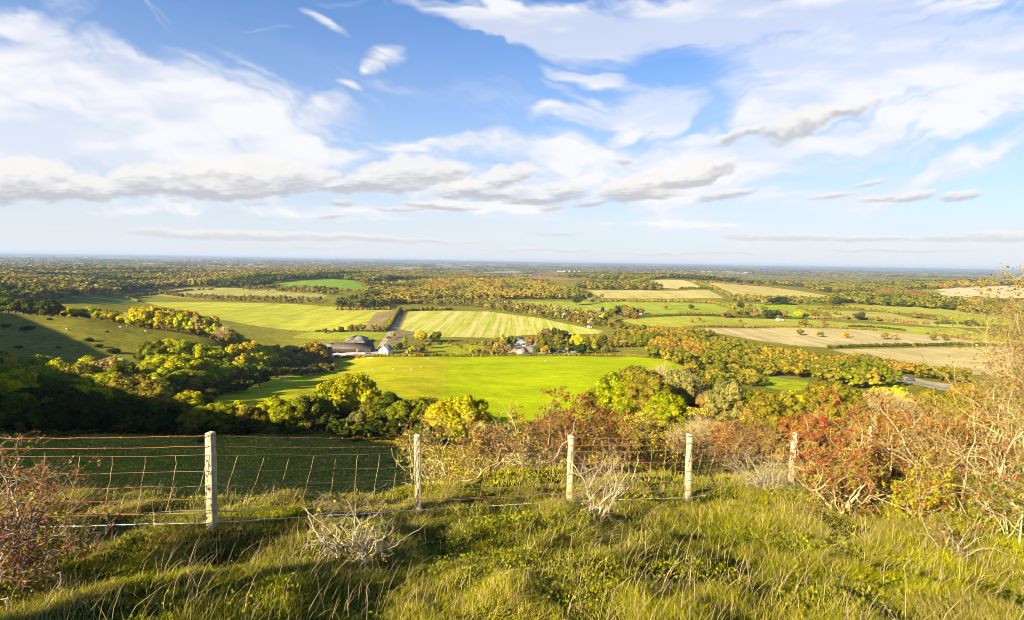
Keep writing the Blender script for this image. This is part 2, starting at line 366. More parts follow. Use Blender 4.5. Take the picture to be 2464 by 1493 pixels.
# haze
def haze():
    s = 44000; zb, zt = -190, 40
    V = [(-s,-s,zb),(s,-s,zb),(s,s,zb),(-s,s,zb),(-s,-s,zt),(s,-s,zt),(s,s,zt),(-s,s,zt)]
    me = mesh_np('haze', V, quads=[(0,3,2,1),(4,5,6,7),(0,1,5,4),(1,2,6,5),(2,3,7,6),(3,0,4,7)])
    m, nt, out = mat('haze_air')
    v = N(nt, 'ShaderNodeVolumePrincipled'); v.inputs['Color'].default_value = (.42, .55, .86, 1); v.inputs['Density'].default_value = 5e-5
    v.inputs['Anisotropy'].default_value = .1
    nt.links.new(v.outputs[0], out.inputs['Volume'])
    o = put('haze', me, m); tag(o, 'pale blue air thickening over the distant plain', 'haze', kind='stuff')
HAZE = True
if HAZE: haze()
# ---------------------------------------------------------------- ground and fields
FIELDS = [  # name, label, colour, stripe(kind), pixel polygon, (min, max distance)
 ('meadow','bright green meadow beyond the sheep fence, below the hill',(.40,.47,.005),3,[(1072,857),(1300,857),(1520,858),(1610,868),(1650,884),(1560,930),(1440,965),(1300,1010),(1160,1020),(1060,1000)]),
 ('pasture','yellow-green sheep pasture between the hedge and the row of trees',(.42,.40,.015),3,[(480,960),(520,925),(590,890),(700,872),(790,865),(860,858),(1072,857),(1060,1000),(900,1010),(480,1010)]),
 ('paddock','narrow green paddock strip below the belt of golden trees',(.33,.39,.012),0,[(1830,904),(1945,920),(1935,940),(1860,936),(1825,925)]),
 ('striped_field','field of green and straw stripes beyond the farm',(.36,.41,.02),1,[(982,749),(1175,750),(1300,766),(1452,797),(1440,803),(1270,806),(1190,813),(1000,811),(958,797)]),
 ('stubble_field','pale yellow-green field behind the farm hedge',(.42,.42,.05),2,[(345,727),(520,728),(700,732),(860,742),(952,748),(905,797),(830,797),(720,796),(600,782),(420,748)]),
 ('ploughed_strip','bare brown strip along the farm track',(.33,.24,.12),2,[(905,752),(952,748),(905,797),(868,797)]),
 ('paddock','small green paddock behind the barns',(.30,.33,.03),0,[(740,800),(905,799),(934,801),(925,818),(860,818),(700,812)]),
 ('farm_track','pale chalk track running up from the barns',(.48,.40,.28),0,[(962,758),(970,758),(950,795),(935,818),(917,842),(903,843),(925,812),(938,790)]),
 ('rough_ground','brown rough ground beside the farm track',(.26,.20,.10),0,[(968,750),(984,750),(962,793),(1000,800),(990,815),(930,838),(922,838),(936,815),(952,795)]),
 ('field','pale field above the long hedge',(.36,.33,.09),2,[(365,701),(440,693),(560,693),(640,697),(740,703),(790,712),(750,728),(500,722),(380,712)]),
 ('field','smooth bright green hill field under the distant wood',(.20,.32,.03),0,[(646,685),(700,677),(790,671),(850,675),(885,700),(800,698),(700,692)]),
 ('field','dark green field beside the lower edge of the big wood',(.13,.21,.04),0,[(115,722),(180,714),(260,714),(345,726),(330,732),(200,728)]),
 ('field','straw field on the far hill beside the wood',(.54,.44,.19),2,[(1560,674),(1640,674),(1662,679),(1690,692),(1636,695),(1590,693)]),
 ('field','long straw hill field with a hedge along its foot',(.50,.41,.14),2,[(1703,681),(1838,690),(1920,700),(2008,715),(2008,723),(1905,721),(1770,716),(1735,704)]),
 ('field','straw field below the far oak clump',(.48,.40,.14),2,[(1415,699),(1500,698),(1636,700),(1706,699),(1742,718),(1636,719),(1450,718)]),
 ('field','light green field around the lone oaks above the village',(.32,.36,.04),2,[(1220,726),(1430,726),(1636,729),(1720,732),(1755,744),(1740,757),(1500,757),(1450,750),(1300,745)]),
 ('field','bright green fields behind the clump of round trees',(.30,.37,.025),0,[(1730,729),(1870,733),(1990,738),(1925,743),(1945,752),(2005,766),(1905,766),(1755,745)]),
 ('field','long pale green field beyond the brown field',(.38,.38,.05),2,[(1490,770),(1640,761),(1905,768),(2040,777),(2308,791),(2480,825),(2270,815),(2106,797),(1870,790),(1636,787),(1540,784)]),
 ('field','bare brown field between two hedges',(.52,.42,.20),2,[(1670,793),(1870,790),(2106,796),(2240,808),(2480,828),(2310,831),(2207,831),(2005,838),(1920,832),(1800,816)]),
 ('field','bare brown field above the road',(.52,.42,.19),2,[(2000,842),(2240,836),(2480,834),(2480,910),(2250,896),(2140,874),(2040,852)]),
 ('field','pale green field below the long wood',(.38,.37,.06),2,[(2026,733),(2140,734),(2274,744),(2370,760),(2240,757),(2140,750),(2040,743)]),
 ('field','pale field crossed by hedges behind the dome-shaped tree',(.42,.38,.09),2,[(1990,747),(2140,753),(2190,765),(2330,777),(2400,790),(2140,776),(2010,768)]),
 ('field','bright green sheep field under the long wood',(.31,.37,.025),0,[(2280,757),(2420,764),(2440,786),(2330,778),(2210,765)]),
 ('field','broad cream stubble field on the far hill',(.60,.49,.30),2,[(2217,709),(2274,693),(2420,687),(2600,682),(2600,722),(2464,717),(2258,720)]),
 ('field','green field beside the cream stubble',(.28,.32,.04),0,[(2155,703),(2207,696),(2280,702),(2207,709)]),
 ('field','red-brown ploughed field above the golden wood',(.33,.21,.11),0,[(1195,664),(1300,662),(1433,663),(1420,672),(1330,675),(1250,671)]),
 ('verge','straw-coloured verge above the motorway',(.50,.42,.25),0,[(2040,884),(2140,900),(2240,918),(2330,935),(2330,950),(2215,928),(2120,910),(2040,893)]),
 ('motorway','grey motorway seen between the golden trees',(.34,.30,.26),0,[(2060,893),(2140,907),(2240,925),(2330,942),(2330,946),(2215,927),(2120,909),(2060,895)]),
 ('lawn','green garden lawn between the cottage and the workshops',(.34,.36,.02),0,[(1030,834),(1075,828),(1165,827),(1180,845),(1120,852),(1030,851)]),
 ('farm_yard','pale concrete yard in front of the black barn',(.50,.45,.42),0,[(792,846),(905,843),(915,850),(900,857),(850,860),(795,860)]),
 ('farm_yard','gravel yard packed with parked cars among dark trees',(.42,.38,.34),0,[(1222,822),(1290,818),(1300,835),(1400,845),(1400,853),(1225,852)]),
]
CXf = (GX[:-1,:-1]+GX[1:,1:])/2; CYf = (GY[:-1,:-1]+GY[1:,1:])/2; RRf = np.hypot(CXf, CYf)
AZf = (AZ[:-1,:-1]+AZ[:-1,1:])/2
reg = np.zeros(CXf.shape, int)
FPOLY = []
for k, (nm, lb, c, st, pp) in enumerate(FIELDS):
    P = wpoly(pp); FPOLY.append(P)
    x0, x1 = min(p[0] for p in P), max(p[0] for p in P); y0, y1 = min(p[1] for p in P), max(p[1] for p in P)
    box = (CXf >= x0) & (CXf <= x1) & (CYf >= y0) & (CYf <= y1)
    if box.any():
        s = inpoly(CXf[box], CYf[box], P); t = reg[box]; t[s] = k+1; reg[box] = t
# colour of the ground outside the fields
g = np.zeros(CXf.shape+(3,))
hill = np.array((.22,.21,.022)); n1 = fbm(CXf*.02, CYf*.02, 5)[..., None]
g[:] = hill*(1-n1) + np.array((.21,.19,.035))*n1
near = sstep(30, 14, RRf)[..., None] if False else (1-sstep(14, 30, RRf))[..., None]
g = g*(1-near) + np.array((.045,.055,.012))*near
# rough brown scrub floor on the shoulder beyond the fence
sh = (sstep(.30, .45, np.arctan2(CXf, CYf))*sstep(16, 26, RRf)*(1-sstep(120, 200, RRf)))[..., None]
g = g*(1-sh) + (np.array((.24,.17,.07))*(1-n1)+np.array((.26,.28,.08))*n1)*sh
# the wide plain: woods and fields in patches
u = fbm(CXf*.0011+5, CYf*.0005+2, 5); u2 = fbm(CXf*.0035, CYf*.0016, 4)
wood = sstep(.40, .52, u*.6+u2*.4)[..., None]
fieldc = np.where((vnoise(CXf*.004+50, CYf*.0018)[..., None] > .5), np.array((.34,.30,.16)), np.array((.17,.21,.06)))
pl = fieldc*(1-wood*.0) ; pl = np.where(wood > .25, np.array((.10,.10,.03)), pl)
far = sstep(1900, 2600, RRf)[..., None]
g = g*(1-far) + pl*far
for k, F in enumerate(FIELDS): g[reg == k+1] = F[2]
gm, nt, out = mat('grassland')
def ground_mat(name, kind):
    m, nt, out = mat(name)
    at = N(nt, 'ShaderNodeAttribute', attribute_name='col'); ge = N(nt, 'ShaderNodeNewGeometry'); P = ge.outputs['Position']
    b = N(nt, 'ShaderNodeBsdfDiffuse')
    f1 = noise(nt, P, .035 if kind else .05, 8, .62); f2 = noise(nt, P, .9, 6, .65)
    c = mixc(nt, 1, at.outputs[0], ramp(nt, f1, [(.25, (.60,.63,.68)), (.75, (1.06,1.02,.98))]), 'MULTIPLY')
    c = mixc(nt, 1, c, ramp(nt, f2, [(.3, (.80,.82,.8)), (.7, (1.2,1.17,1.15))]), 'MULTIPLY')
    if kind == 0:      # tussocks, sheep tracks and worn patches; mottling stands in for tussock relief shading
        mp = N(nt, 'ShaderNodeMapping'); nt.links.new(P, mp.inputs[0]); mp.inputs['Rotation'].default_value = (0, 0, R(25)); mp.inputs['Scale'].default_value = (.45, 1.3, 1)
        c = mixc(nt, 1, c, ramp(nt, noise(nt, mp.outputs[0], .42, 5, .75), [(.36, (.55,.60,.55)), (.50, (1,1,1)), (.66, (1.4,1.3,1.15))]), 'MULTIPLY')
    if kind == 1:      # broad drilled stripes of green and straw running away from the farm
        mp = N(nt, 'ShaderNodeMapping'); nt.links.new(P, mp.inputs[0]); mp.inputs['Rotation'].default_value = (0, 0, R(-9)); mp.inputs['Scale'].default_value = (1, .02, 1)
        s1 = noise(nt, mp.outputs[0], .17, 7, .8)
        c = mixc(nt, ramp(nt, s1, [(.42, (0,0,0)), (.60, (.95,.95,.95))]), c, (.60,.48,.19))
    if kind == 2:      # faint tractor lines
        mp = N(nt, 'ShaderNodeMapping'); nt.links.new(P, mp.inputs[0]); mp.inputs['Rotation'].default_value = (0, 0, R(62)); mp.inputs['Scale'].default_value = (1, .03, 1)
        s1 = noise(nt, mp.outputs[0], .11, 4, .7)
        c = mixc(nt, 1, c, ramp(nt, s1, [(.35, (.80,.84,.82)), (.65, (1.18,1.14,1.12))]), 'MULTIPLY')
    nt.links.new(c, b.inputs[0])
    bp = N(nt, 'ShaderNodeBump'); bp.inputs['Strength'].default_value = .6; bp.inputs['Distance'].default_value = .35
    nt.links.new(noise(nt, P, 1.6, 8, .7), bp.inputs['Height']); nt.links.new(bp.outputs[0], b.inputs['Normal'])
    nt.links.new(b.outputs[0], out.inputs[0])
    return m
GM = [ground_mat('downland_turf', 0), ground_mat('striped_stubble', 1), ground_mat('ploughed_lines', 2), ground_mat('grazed_meadow', 3)]
nr, na = GX.shape
VID = np.arange(nr*na).reshape(nr, na)
allV = np.c_[GX.ravel(), GY.ravel(), GZ.ravel()]
Q = np.stack([VID[:-1,:-1], VID[:-1,1:], VID[1:,1:], VID[1:,:-1]], -1)
def sub_ground(name, mask, m, label=None):
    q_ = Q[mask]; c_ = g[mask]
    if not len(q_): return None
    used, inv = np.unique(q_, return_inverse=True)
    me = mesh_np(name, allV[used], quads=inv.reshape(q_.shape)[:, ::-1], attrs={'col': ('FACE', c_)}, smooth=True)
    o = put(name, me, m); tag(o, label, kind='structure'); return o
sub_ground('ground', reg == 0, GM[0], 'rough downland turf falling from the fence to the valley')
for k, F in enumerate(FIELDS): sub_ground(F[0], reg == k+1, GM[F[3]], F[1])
# ---------------------------------------------------------------- foliage shapes
def ico(sub):
    t = (1+5**.5)/2
    V = np.array([(-1,t,0),(1,t,0),(-1,-t,0),(1,-t,0),(0,-1,t),(0,1,t),(0,-1,-t),(0,1,-t),(t,0,-1),(t,0,1),(-t,0,-1),(-t,0,1)], float)
    V /= np.linalg.norm(V[0])
    Fc = [(0,11,5),(0,5,1),(0,1,7),(0,7,10),(0,10,11),(1,5,9),(5,11,4),(11,10,2),(10,7,6),(7,1,8),(3,9,4),(3,4,2),(3,2,6),(3,6,8),(3,8,9),(4,9,5),(2,4,11),(6,2,10),(8,6,7),(9,8,1)]
    V = list(map(tuple, V))
    for _ in range(sub):
        mid = {}; nf = []
        def m(a, b):
            k = (min(a,b), max(a,b))
            if k not in mid:
                v = np.add(V[a], V[b]); v /= np.linalg.norm(v); V.append(tuple(v)); mid[k] = len(V)-1
            return mid[k]
        for a, b, c in Fc:
            x, y, z = m(a,b), m(b,c), m(c,a); nf += [(a,x,z),(b,y,x),(c,z,y),(x,y,z)]
        Fc = nf
    return np.array(V), np.array(Fc)
ICO = [ico(0), ico(1)]
def unit(v): return v/np.maximum(np.linalg.norm(v, axis=-1, keepdims=True), 1e-9)
def leaf_quads(c, nrm, size, r, asp=1.0):
    """one small quad per leaf clump: centres, normals, sizes"""
    k = len(c); a = unit(np.cross(nrm, unit(r.normal(size=(k,3))))); b = np.cross(nrm, a)
    s = np.asarray(size).reshape(-1,1)
    V = np.stack([c-a*s-b*s*asp, c+a*s-b*s*asp*.6, c+a*s*.7+b*s*asp, c-a*s*.8+b*s*asp*.8], 1).reshape(-1,3)
    return V, np.arange(4*k).reshape(k,4)
class Soup:
    def __init__(s): s.V=[]; s.Q=[]; s.T=[]; s.cq=[]; s.ct=[]; s.n=0
    def q(s, V, Q, c): s.V.append(V); s.Q.append(np.asarray(Q)+s.n); s.n += len(V); s.cq.append(np.broadcast_to(c, (len(Q),3)))
    def t(s, V, T, c): s.V.append(V); s.T.append(np.asarray(T)+s.n); s.n += len(V); s.ct.append(np.broadcast_to(c, (len(T),3)))
    def mesh(s, name, smooth=False):
        Q = np.concatenate(s.Q) if s.Q else None; T = np.concatenate(s.T) if s.T else None
        c = np.concatenate(s.cq+s.ct)
        return mesh_np(name, np.concatenate(s.V), Q, T, {'col': ('FACE', c)}, smooth)
def tint(r, k, dv=.28, dh=.12):
    v = 1+r.normal(size=(k,1))*dv*.5; h = r.normal(size=(k,1))*dh
    return np.clip(np.c_[v*(1+h), v*(1+h*.2), v*(1-h)], .25, 2.2)
STY = {  # (crown centre height, radial radius, vertical radius, lobe radius)
 'round': (.54,.34,.36,.16), 'oval': (.52,.25,.40,.14), 'cone': (.50,.22,.46,.12), 'wide': (.50,.44,.34,.17), 'dome': (.40,.40,.38,.20), 'thicket': (.44,.32,.44,.15)}
def crown_data(seed, style, nl, nleaf, leaf, sub=1, core=True):
    r = np.random.default_rng(seed); zc, rx, rz, lr = STY[style]
    d = unit(r.normal(size=(nl,3))); d[:,2] = d[:,2]*.8+.12
    rad = .45+.55*r.random((nl,1))**.6
    C = d*np.array([rx,rx,rz])*rad
    if style == 'cone': C[:,:2] *= np.clip(1.15-(C[:,2:]+rz)/(2*rz), .12, 1)
    LR = lr*(.7+.6*r.random(nl))*min(1, (26/nl)**.42)
    if style == 'cone': LR *= np.clip(1.2-(C[:,2]+rz)/(2*rz)*.75, .35, 1)
    C = np.r_[C, [[0,0,-.05],[0,0,rz*.45]]]; LR = np.r_[LR, [lr*1.3, lr*1.1 if style != 'cone' else lr*.6]]
    C[:,2] += zc
    top = (C[:,2]+LR).max(); sc = 1/top; C *= sc; LR *= sc
    S = Soup(); k = len(C)
    if core:
        V0, F0 = ICO[sub]
        for i in range(k):
            V = V0*(LR[i]*.74*(1+.20*r.normal(size=(len(V0),1)))) + C[i]
            S.t(V, F0, tint(r, len(F0), .25, .08)*.92)
    pick = r.choice(k, nleaf, p=LR**2/(LR**2).sum())
    n_ = unit(r.normal(size=(nleaf,3))+np.array([0,0,.35]))
    P = C[pick]+n_*(LR[pick]*(.72+.42*r.random(nleaf)**.8))[:,None]
    nn = unit(n_+r.normal(size=(nleaf,3))*.55)
    V, Q = leaf_quads(P, nn, leaf*(.6+.8*r.random(nleaf)), r)
    # whole boughs differ a little in colour
    bough = tint(r, k, .42, .10)[pick]
    S.q(V, Q, tint(r, nleaf, .30, .12)*bough)
    return S, C, LR
def tube(S, p0, p1, r0, r1, c, sides=5):
    p0 = np.asarray(p0,float); p1 = np.asarray(p1,float); d = unit(p1-p0)
    a = unit(np.cross(d, [.3,.5,.81])); b = np.cross(d, a); th = np.arange(sides)*2*math.pi/sides
    ring = np.cos(th)[:,None]*a+np.sin(th)[:,None]*b
    V = np.r_[p0+ring*r0, p1+ring*r1]; i = np.arange(sides); j = (i+1) % sides
    S.q(V, np.c_[i,j,j+sides,i+sides], c)
def trunk_data(S, seed, C, hb=.35):
    r = np.random.default_rng(seed+500); c = (.16,.13,.09)
    tube(S, (0,0,-.03), (.01,0,hb*.5), .032, .022, c, 7); tube(S, (.01,0,hb*.5), (0,.01,hb), .022, .016, c, 7)
    for i in r.choice(len(C), min(6, len(C)), replace=False):
        m = (np.array([0,.01,hb])+C[i])/2+r.normal(size=3)*.02
        tube(S, (0,.01,hb*.85), m, .013, .008, c, 4); tube(S, m, C[i], .008, .003, c, 4)
LEAF = leafmat('foliage', .28); BARKM = None
m_, nt, out = mat('bark'); b_ = N(nt, 'ShaderNodeBsdfDiffuse'); at_ = N(nt, 'ShaderNodeAttribute', attribute_name='col'); g_ = N(nt, 'ShaderNodeNewGeometry')
nt.links.new(mixc(nt, 1, at_.outputs[0], ramp(nt, noise(nt, g_.outputs['Position'], 22, 5, .7), [(.3, (.6,.6,.6)), (.7, (1.35,1.3,1.2))]), 'MULTIPLY'), b_.inputs[0]); nt.links.new(b_.outputs[0], out.inputs[0]); BARKM = m_
PROTO = {}
def proto(style, lod, v):
    key = (style, lod, v)
    if key not in PROTO:
        nl, nf, lf, sub = {0: (85, 9000, .015, 1), 1: (44, 2800, .024, 1), 2: (20, 750, .038, 0)}[lod]
        bare = style == 'bare'
        S, C, LR = crown_data(hash((style, v)) % 9999 if False else (sum(map(ord, style))*7+v*131), 'wide' if bare else style, nl, nf if not bare else nf//4, lf*(.6 if bare else 1), sub, core=not bare)
        T = Soup()
        trunk_data(T, v, C, .22 if style in ('dome', 'thicket') else .33)
        if bare:
            r = np.random.default_rng(v)
            for i in range(len(C)):
                for _ in range(10 if lod < 2 else 5):
                    e = C[i]+unit(r.normal(size=3)+np.array([0,0,.5]))*LR[i]*1.25; tube(T, (C[i]*.6+np.array([0,0,.1])), e, .0045, .002, (.42,.33,.2), 3)
        if lod < 2: PROTO[key] = (S.mesh(f'crown_{style}'), T.mesh('trunk', True))
        else:
            nv = S.n
            me = None
            n_q = sum(map(len, S.Q)); n_t = sum(map(len, S.T))
            S.V += T.V; S.Q += [q+nv for q in T.Q]; S.n += T.n; S.cq += [c*.0+np.array((.55,.42,.3)) for c in T.cq]
            PROTO[key] = (S.mesh(f'tree_{style}'), None)
    return PROTO[key]
# ---------------------------------------------------------------- where the trees stand
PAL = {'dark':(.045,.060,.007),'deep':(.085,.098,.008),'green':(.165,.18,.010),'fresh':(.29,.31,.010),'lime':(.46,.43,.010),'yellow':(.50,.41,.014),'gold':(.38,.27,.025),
 'orange':(.36,.20,.03),'russet':(.27,.125,.03),'olive':(.24,.20,.022),'brown':(.27,.18,.05),'pale':(.44,.34,.11),'grey':(.29,.26,.07)}
WORD = {'dark':'dark green','deep':'deep green','green':'mid green','fresh':'fresh green','lime':'yellow-green','yellow':'bright yellow','gold':'golden','orange':'orange','russet':'russet',
 'olive':'olive','brown':'brown','pale':'pale half-bare','grey':'grey-green'}
def blend(u, stops):
    u = min(max(u, 0), .9999)*(len(stops)-1); k = int(u); f = u-k
    return tuple(np.array(PAL[stops[k]])*(1-f)+np.array(PAL[stops[k+1]])*f)
def autumn(x, y): return blend(float(vnoise(x*.014, y*.006))*1.25-.1+r_.normal()*.05, ('deep','olive','olive','gold','gold','orange'))
def autumn2(x, y): return blend(float(vnoise(x*.008+30, y*.004+9))*1.2-.15+r_.normal()*.05, ('dark','deep','olive','olive','brown','gold'))
def rgb(c): return np.array(c) if isinstance(c, tuple) else np.array(PAL[c])
def cname(c): return c if isinstance(c, str) else min(PAL, key=lambda k: float(np.abs(np.array(PAL[k])/sum(PAL[k])-np.array(c)/sum(c)).sum()+abs(sum(PAL[k])-sum(c))))
r_ = np.random.default_rng(11)
TREES = []     # dict(x,y,z,h,w,style,col,wood,rank,px,D,force)
r_ = np.random.default_rng(11)
def T(wood, px, D, h, col, style='round', w=1.0, rank='', force=False, cat='tree'):
    p = at_depth(px, D)
    TREES.append(dict(x=p[0], y=p[1], z=p[2], h=h, w=w, style=style, col=col, wood=wood, rank=rank, px=px, D=D, force=force, cat=cat))
def pickc(mix):
    k = list(mix); return k[r_.choice(len(k), p=np.array([mix[a] for a in k])/sum(mix.values()))]
ST = ['round','round','oval','wide','thicket']
# 1 the shaded wood under the hill
mixA = {'green':2,'fresh':3,'lime':4.5,'olive':3,'deep':1,'pale':.7,'yellow':.5}
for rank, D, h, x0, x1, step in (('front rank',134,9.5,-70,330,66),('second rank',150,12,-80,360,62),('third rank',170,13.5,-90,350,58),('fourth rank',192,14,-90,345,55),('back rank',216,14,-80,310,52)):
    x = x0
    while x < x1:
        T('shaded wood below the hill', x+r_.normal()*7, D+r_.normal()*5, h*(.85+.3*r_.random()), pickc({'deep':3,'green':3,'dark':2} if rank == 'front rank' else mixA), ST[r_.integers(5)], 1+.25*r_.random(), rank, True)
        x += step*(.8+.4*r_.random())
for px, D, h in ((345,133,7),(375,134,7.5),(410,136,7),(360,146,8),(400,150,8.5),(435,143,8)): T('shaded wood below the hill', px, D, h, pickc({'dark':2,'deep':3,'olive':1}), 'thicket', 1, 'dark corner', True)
# 2 the big bright trees beside the pasture
for px, D, h, c, s in ((372,285,15,'green','round'),(405,290,16,'lime','round'),(445,295,18,'fresh','round'),(480,295,18,'lime','wide'),(515,292,16,'green','round'),(548,285,14,'fresh','wide'),(385,250,14,'lime','round'),(425,245,15,'lime','wide'),(465,248,13,'fresh','round'),
    (505,255,15,'lime','wide'),(540,260,14,'fresh','round'),(568,262,12,'green','round'),(595,285,12,'deep','round'),(625,300,11,'dark','round'),(360,225,13,'fresh','round'),(400,218,12.5,'lime','wide'),(440,215,12,'green','round'),(478,225,11,'green','round'),(352,190,12,'lime','round'),(395,185,11,'green','thicket'),(450,160,10,'lime','round'),(425,178,9,'deep','thicket')):
    T('big clump beside the sheep pasture', px, D, h, c, s, 1.35, 'nearer side' if D < 235 else 'farther side', True)
# 3 the row behind the fence
for px, D, h, c, s, w in ((462,130,6.5,'olive','thicket',1.2),(495,133,7.5,'lime','thicket',1.2),(530,131,8,'fresh','thicket',1.2),(565,134,8,'lime','thicket',1.2),(600,131,7.5,'olive','thicket',1.1),(632,133,7.5,'lime','oval',1.1),(665,135,9,'lime','oval',1.2),(695,131,8.5,'fresh','thicket',1.2),(728,134,9.5,'olive','round',1.1),(762,138,9,'green','round',1.1),
    (800,150,11.5,'fresh','round',1.1),(838,152,14.5,'lime','wide',1.05),(872,150,12,'lime','round',1),(858,131,6,'grey','thicket',1),(905,142,9.5,'green','round',1.1),(938,140,11,'deep','oval',1.3),(975,137,9.5,'green','round',1.1),(1003,140,10.5,'fresh','round',1.15),(1035,138,10,'deep','round',1),(1062,128,10.5,'yellow','round',1.0),(1110,124,12.5,'lime','wide',1.05),(1140,122,8.5,'yellow','round',1.1),(1170,112,6.5,'pale','thicket',1.2),(1020,120,5.5,'deep','thicket',1.2),(960,128,5,'dark','thicket',1.2),(790,131,5,'dark','thicket',1.2)):
    T('row of trees behind the wire fence', px, D, h, c, s, w, '', True)
# 4 golden belt on the spur
for k, px in enumerate(range(322, 560, 13)):
    T('golden belt along the spur', px, 408+r_.normal()*5-(px-322)*.02, 14+3*r_.random()-abs(px-430)*.018, pickc({'gold':2,'yellow':2,'lime':3,'pale':3,'olive':1}), ST[r_.integers(4)], 1.05, 'front edge', True)
for k, px in enumerate(range(330, 520, 18)): T('golden belt along the spur', px, 432+r_.normal()*5, 18+2*r_.random()-abs(px-425)*.02, pickc({'gold':3,'yellow':2,'lime':2,'orange':1}), 'round', 1.1, 'back edge', True)
T('golden belt along the spur', 540, 398, 14, 'pale', 'bare', 1.0, 'front edge', True)
for px, D, h, c in ((560,420,13,'yellow'),(582,415,15,'lime'),(598,400,14,'yellow'),(576,385,10,'gold'),(620,420,10,'olive'),(560,375,9,'lime'),(585,365,9,'yellow'),(610,372,11,'lime'),(632,385,13,'lime'),(600,335,10,'fresh'),(570,330,10,'lime'),(625,350,8,'green')): T('slope between the spur and the barns', px, D, h, c, 'round', 1.1, '', True)
for px, D, h in ((617,478,13),(648,482,13),(684,486,12.5),(720,490,13.5)): T('dark rounded line beyond the orange clump', px, D, h, 'deep' if px > 660 else 'russet', 'dome', 1.15, '', True)
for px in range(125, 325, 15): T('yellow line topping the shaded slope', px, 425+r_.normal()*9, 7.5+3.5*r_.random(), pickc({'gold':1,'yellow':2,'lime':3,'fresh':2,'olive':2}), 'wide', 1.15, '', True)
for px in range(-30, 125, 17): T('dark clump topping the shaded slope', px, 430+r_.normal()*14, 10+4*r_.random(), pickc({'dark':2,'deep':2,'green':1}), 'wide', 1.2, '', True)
# 5 orange clump by the barns
for px, D, h, c in ((648,470,15,'gold'),(664,455,17,'gold'),(682,470,14,'orange'),(700,462,12,'orange'),(716,455,11,'orange'),(736,475,13,'pale'),(752,480,19,'gold'),(768,478,15,'gold'),(782,490,12,'brown'),(742,440,9,'olive'),(765,440,9,'brown'),(785,455,10,'olive'),(660,430,9,'yellow'),(685,432,10,'gold'),(712,432,8,'orange'),(640,440,14,'lime'),(625,455,14,'fresh'),(740,520,14,'lime'),(700,500,15,'lime'),(762,525,14,'brown'),(780,428,6,'olive'),(805,440,5,'olive'),(755,425,6,'deep')):
    T('autumn clump beside the black barn', px, D, h*1.08, c, 'round', 1.3, 'nearer side' if D < 462 else 'farther side', True)
# 6 small trees along the farm hedge
for px, h, c in ((783,7,'russet'),(804,6,'green'),(820,7.5,'green'),(845,9,'brown'),(858,8,'brown'),(871,9,'olive'),(899,9,'gold'),(912,6.5,'russet'),(921,6.5,'brown')): T('hedge behind the barns', px, 668, h, c, 'round', 1.1, '', True)
for px, D, h, c, s in ((975,560,12,'fresh','cone'),(1014,600,14,'yellow','round'),(1049,605,13,'green','round'),(950,540,6,'olive','dome'),(962,548,6,'dark','dome'),(991,530,6,'lime','dome'),(1006,522,7,'brown','dome'),(1016,528,9,'olive','oval'),(915,530,5,'olive','dome'),
    (1030,560,7,'olive','dome'),(1060,575,6,'deep','dome'),(1110,560,6,'olive','dome'),(1135,545,6,'lime','dome'),(1215,575,10,'olive','round'),(1222,545,8,'brown','dome'),(935,600,5,'brown','dome'),(945,620,6,'pale','dome'),(1190,590,10,'gold','round'),(1080,590,5,'russet','dome'),(1095,590,5,'brown','dome'),(1125,598,6,'russet','dome'),(1145,595,5,'brown','dome'),(1165,580,8,'olive','round'),(1180,560,9,'brown','round'),(1195,545,9,'pale','round'),(1205,560,10,'brown','round'),(1170,535,7,'brown','dome'),(1150,535,6,'olive','dome'),(1187,530,7,'olive','dome'),(1207,530,7,'brown','dome')):
    T('cottage gardens', px, D, h, c, s, 1.1, '', True)
for px, D, h, c, s in ((1210,590,15,'yellow','cone'),(1231,600,13,'green','round'),(1275,595,13,'brown','round'),(1298,590,18,'olive','oval'),(1315,600,22,'brown','round'),(1335,605,22,'deep','round'),(1355,600,19,'deep','oval'),(1305,560,14,'green','oval'),(1325,565,18,'green','oval'),(1345,560,19,'olive','oval'),(1362,560,14,'fresh','cone'),(1375,610,14,'dark','round'),
    (1390,580,17,'lime','round'),(1400,570,15,'lime','wide'),(1413,560,16,'green','cone'),(1396,535,11,'dark','dome'),(1430,545,15,'fresh','cone'),(1382,590,11,'gold','round'),(1312,530,9,'gold','round'),(1290,530,8,'green','round'),(1332,540,9,'green','dome'),(1455,545,8,'olive','dome'),(1470,545,6,'olive','dome'),(1440,600,14,'gold','oval'),(1425,605,13,'olive','round')):
    T('tall clump by the parked cars', px, D, h, c, s, 1.05, 'nearer side' if D < 575 else 'farther side', True)
for k, px in enumerate(range(1452, 1600, 17)): T('dark green row beyond the yard', px, 585-(k*2.5), 13+2*r_.random(), pickc({'deep':3,'green':2,'olive':1}), 'oval', 1.25, '', True)
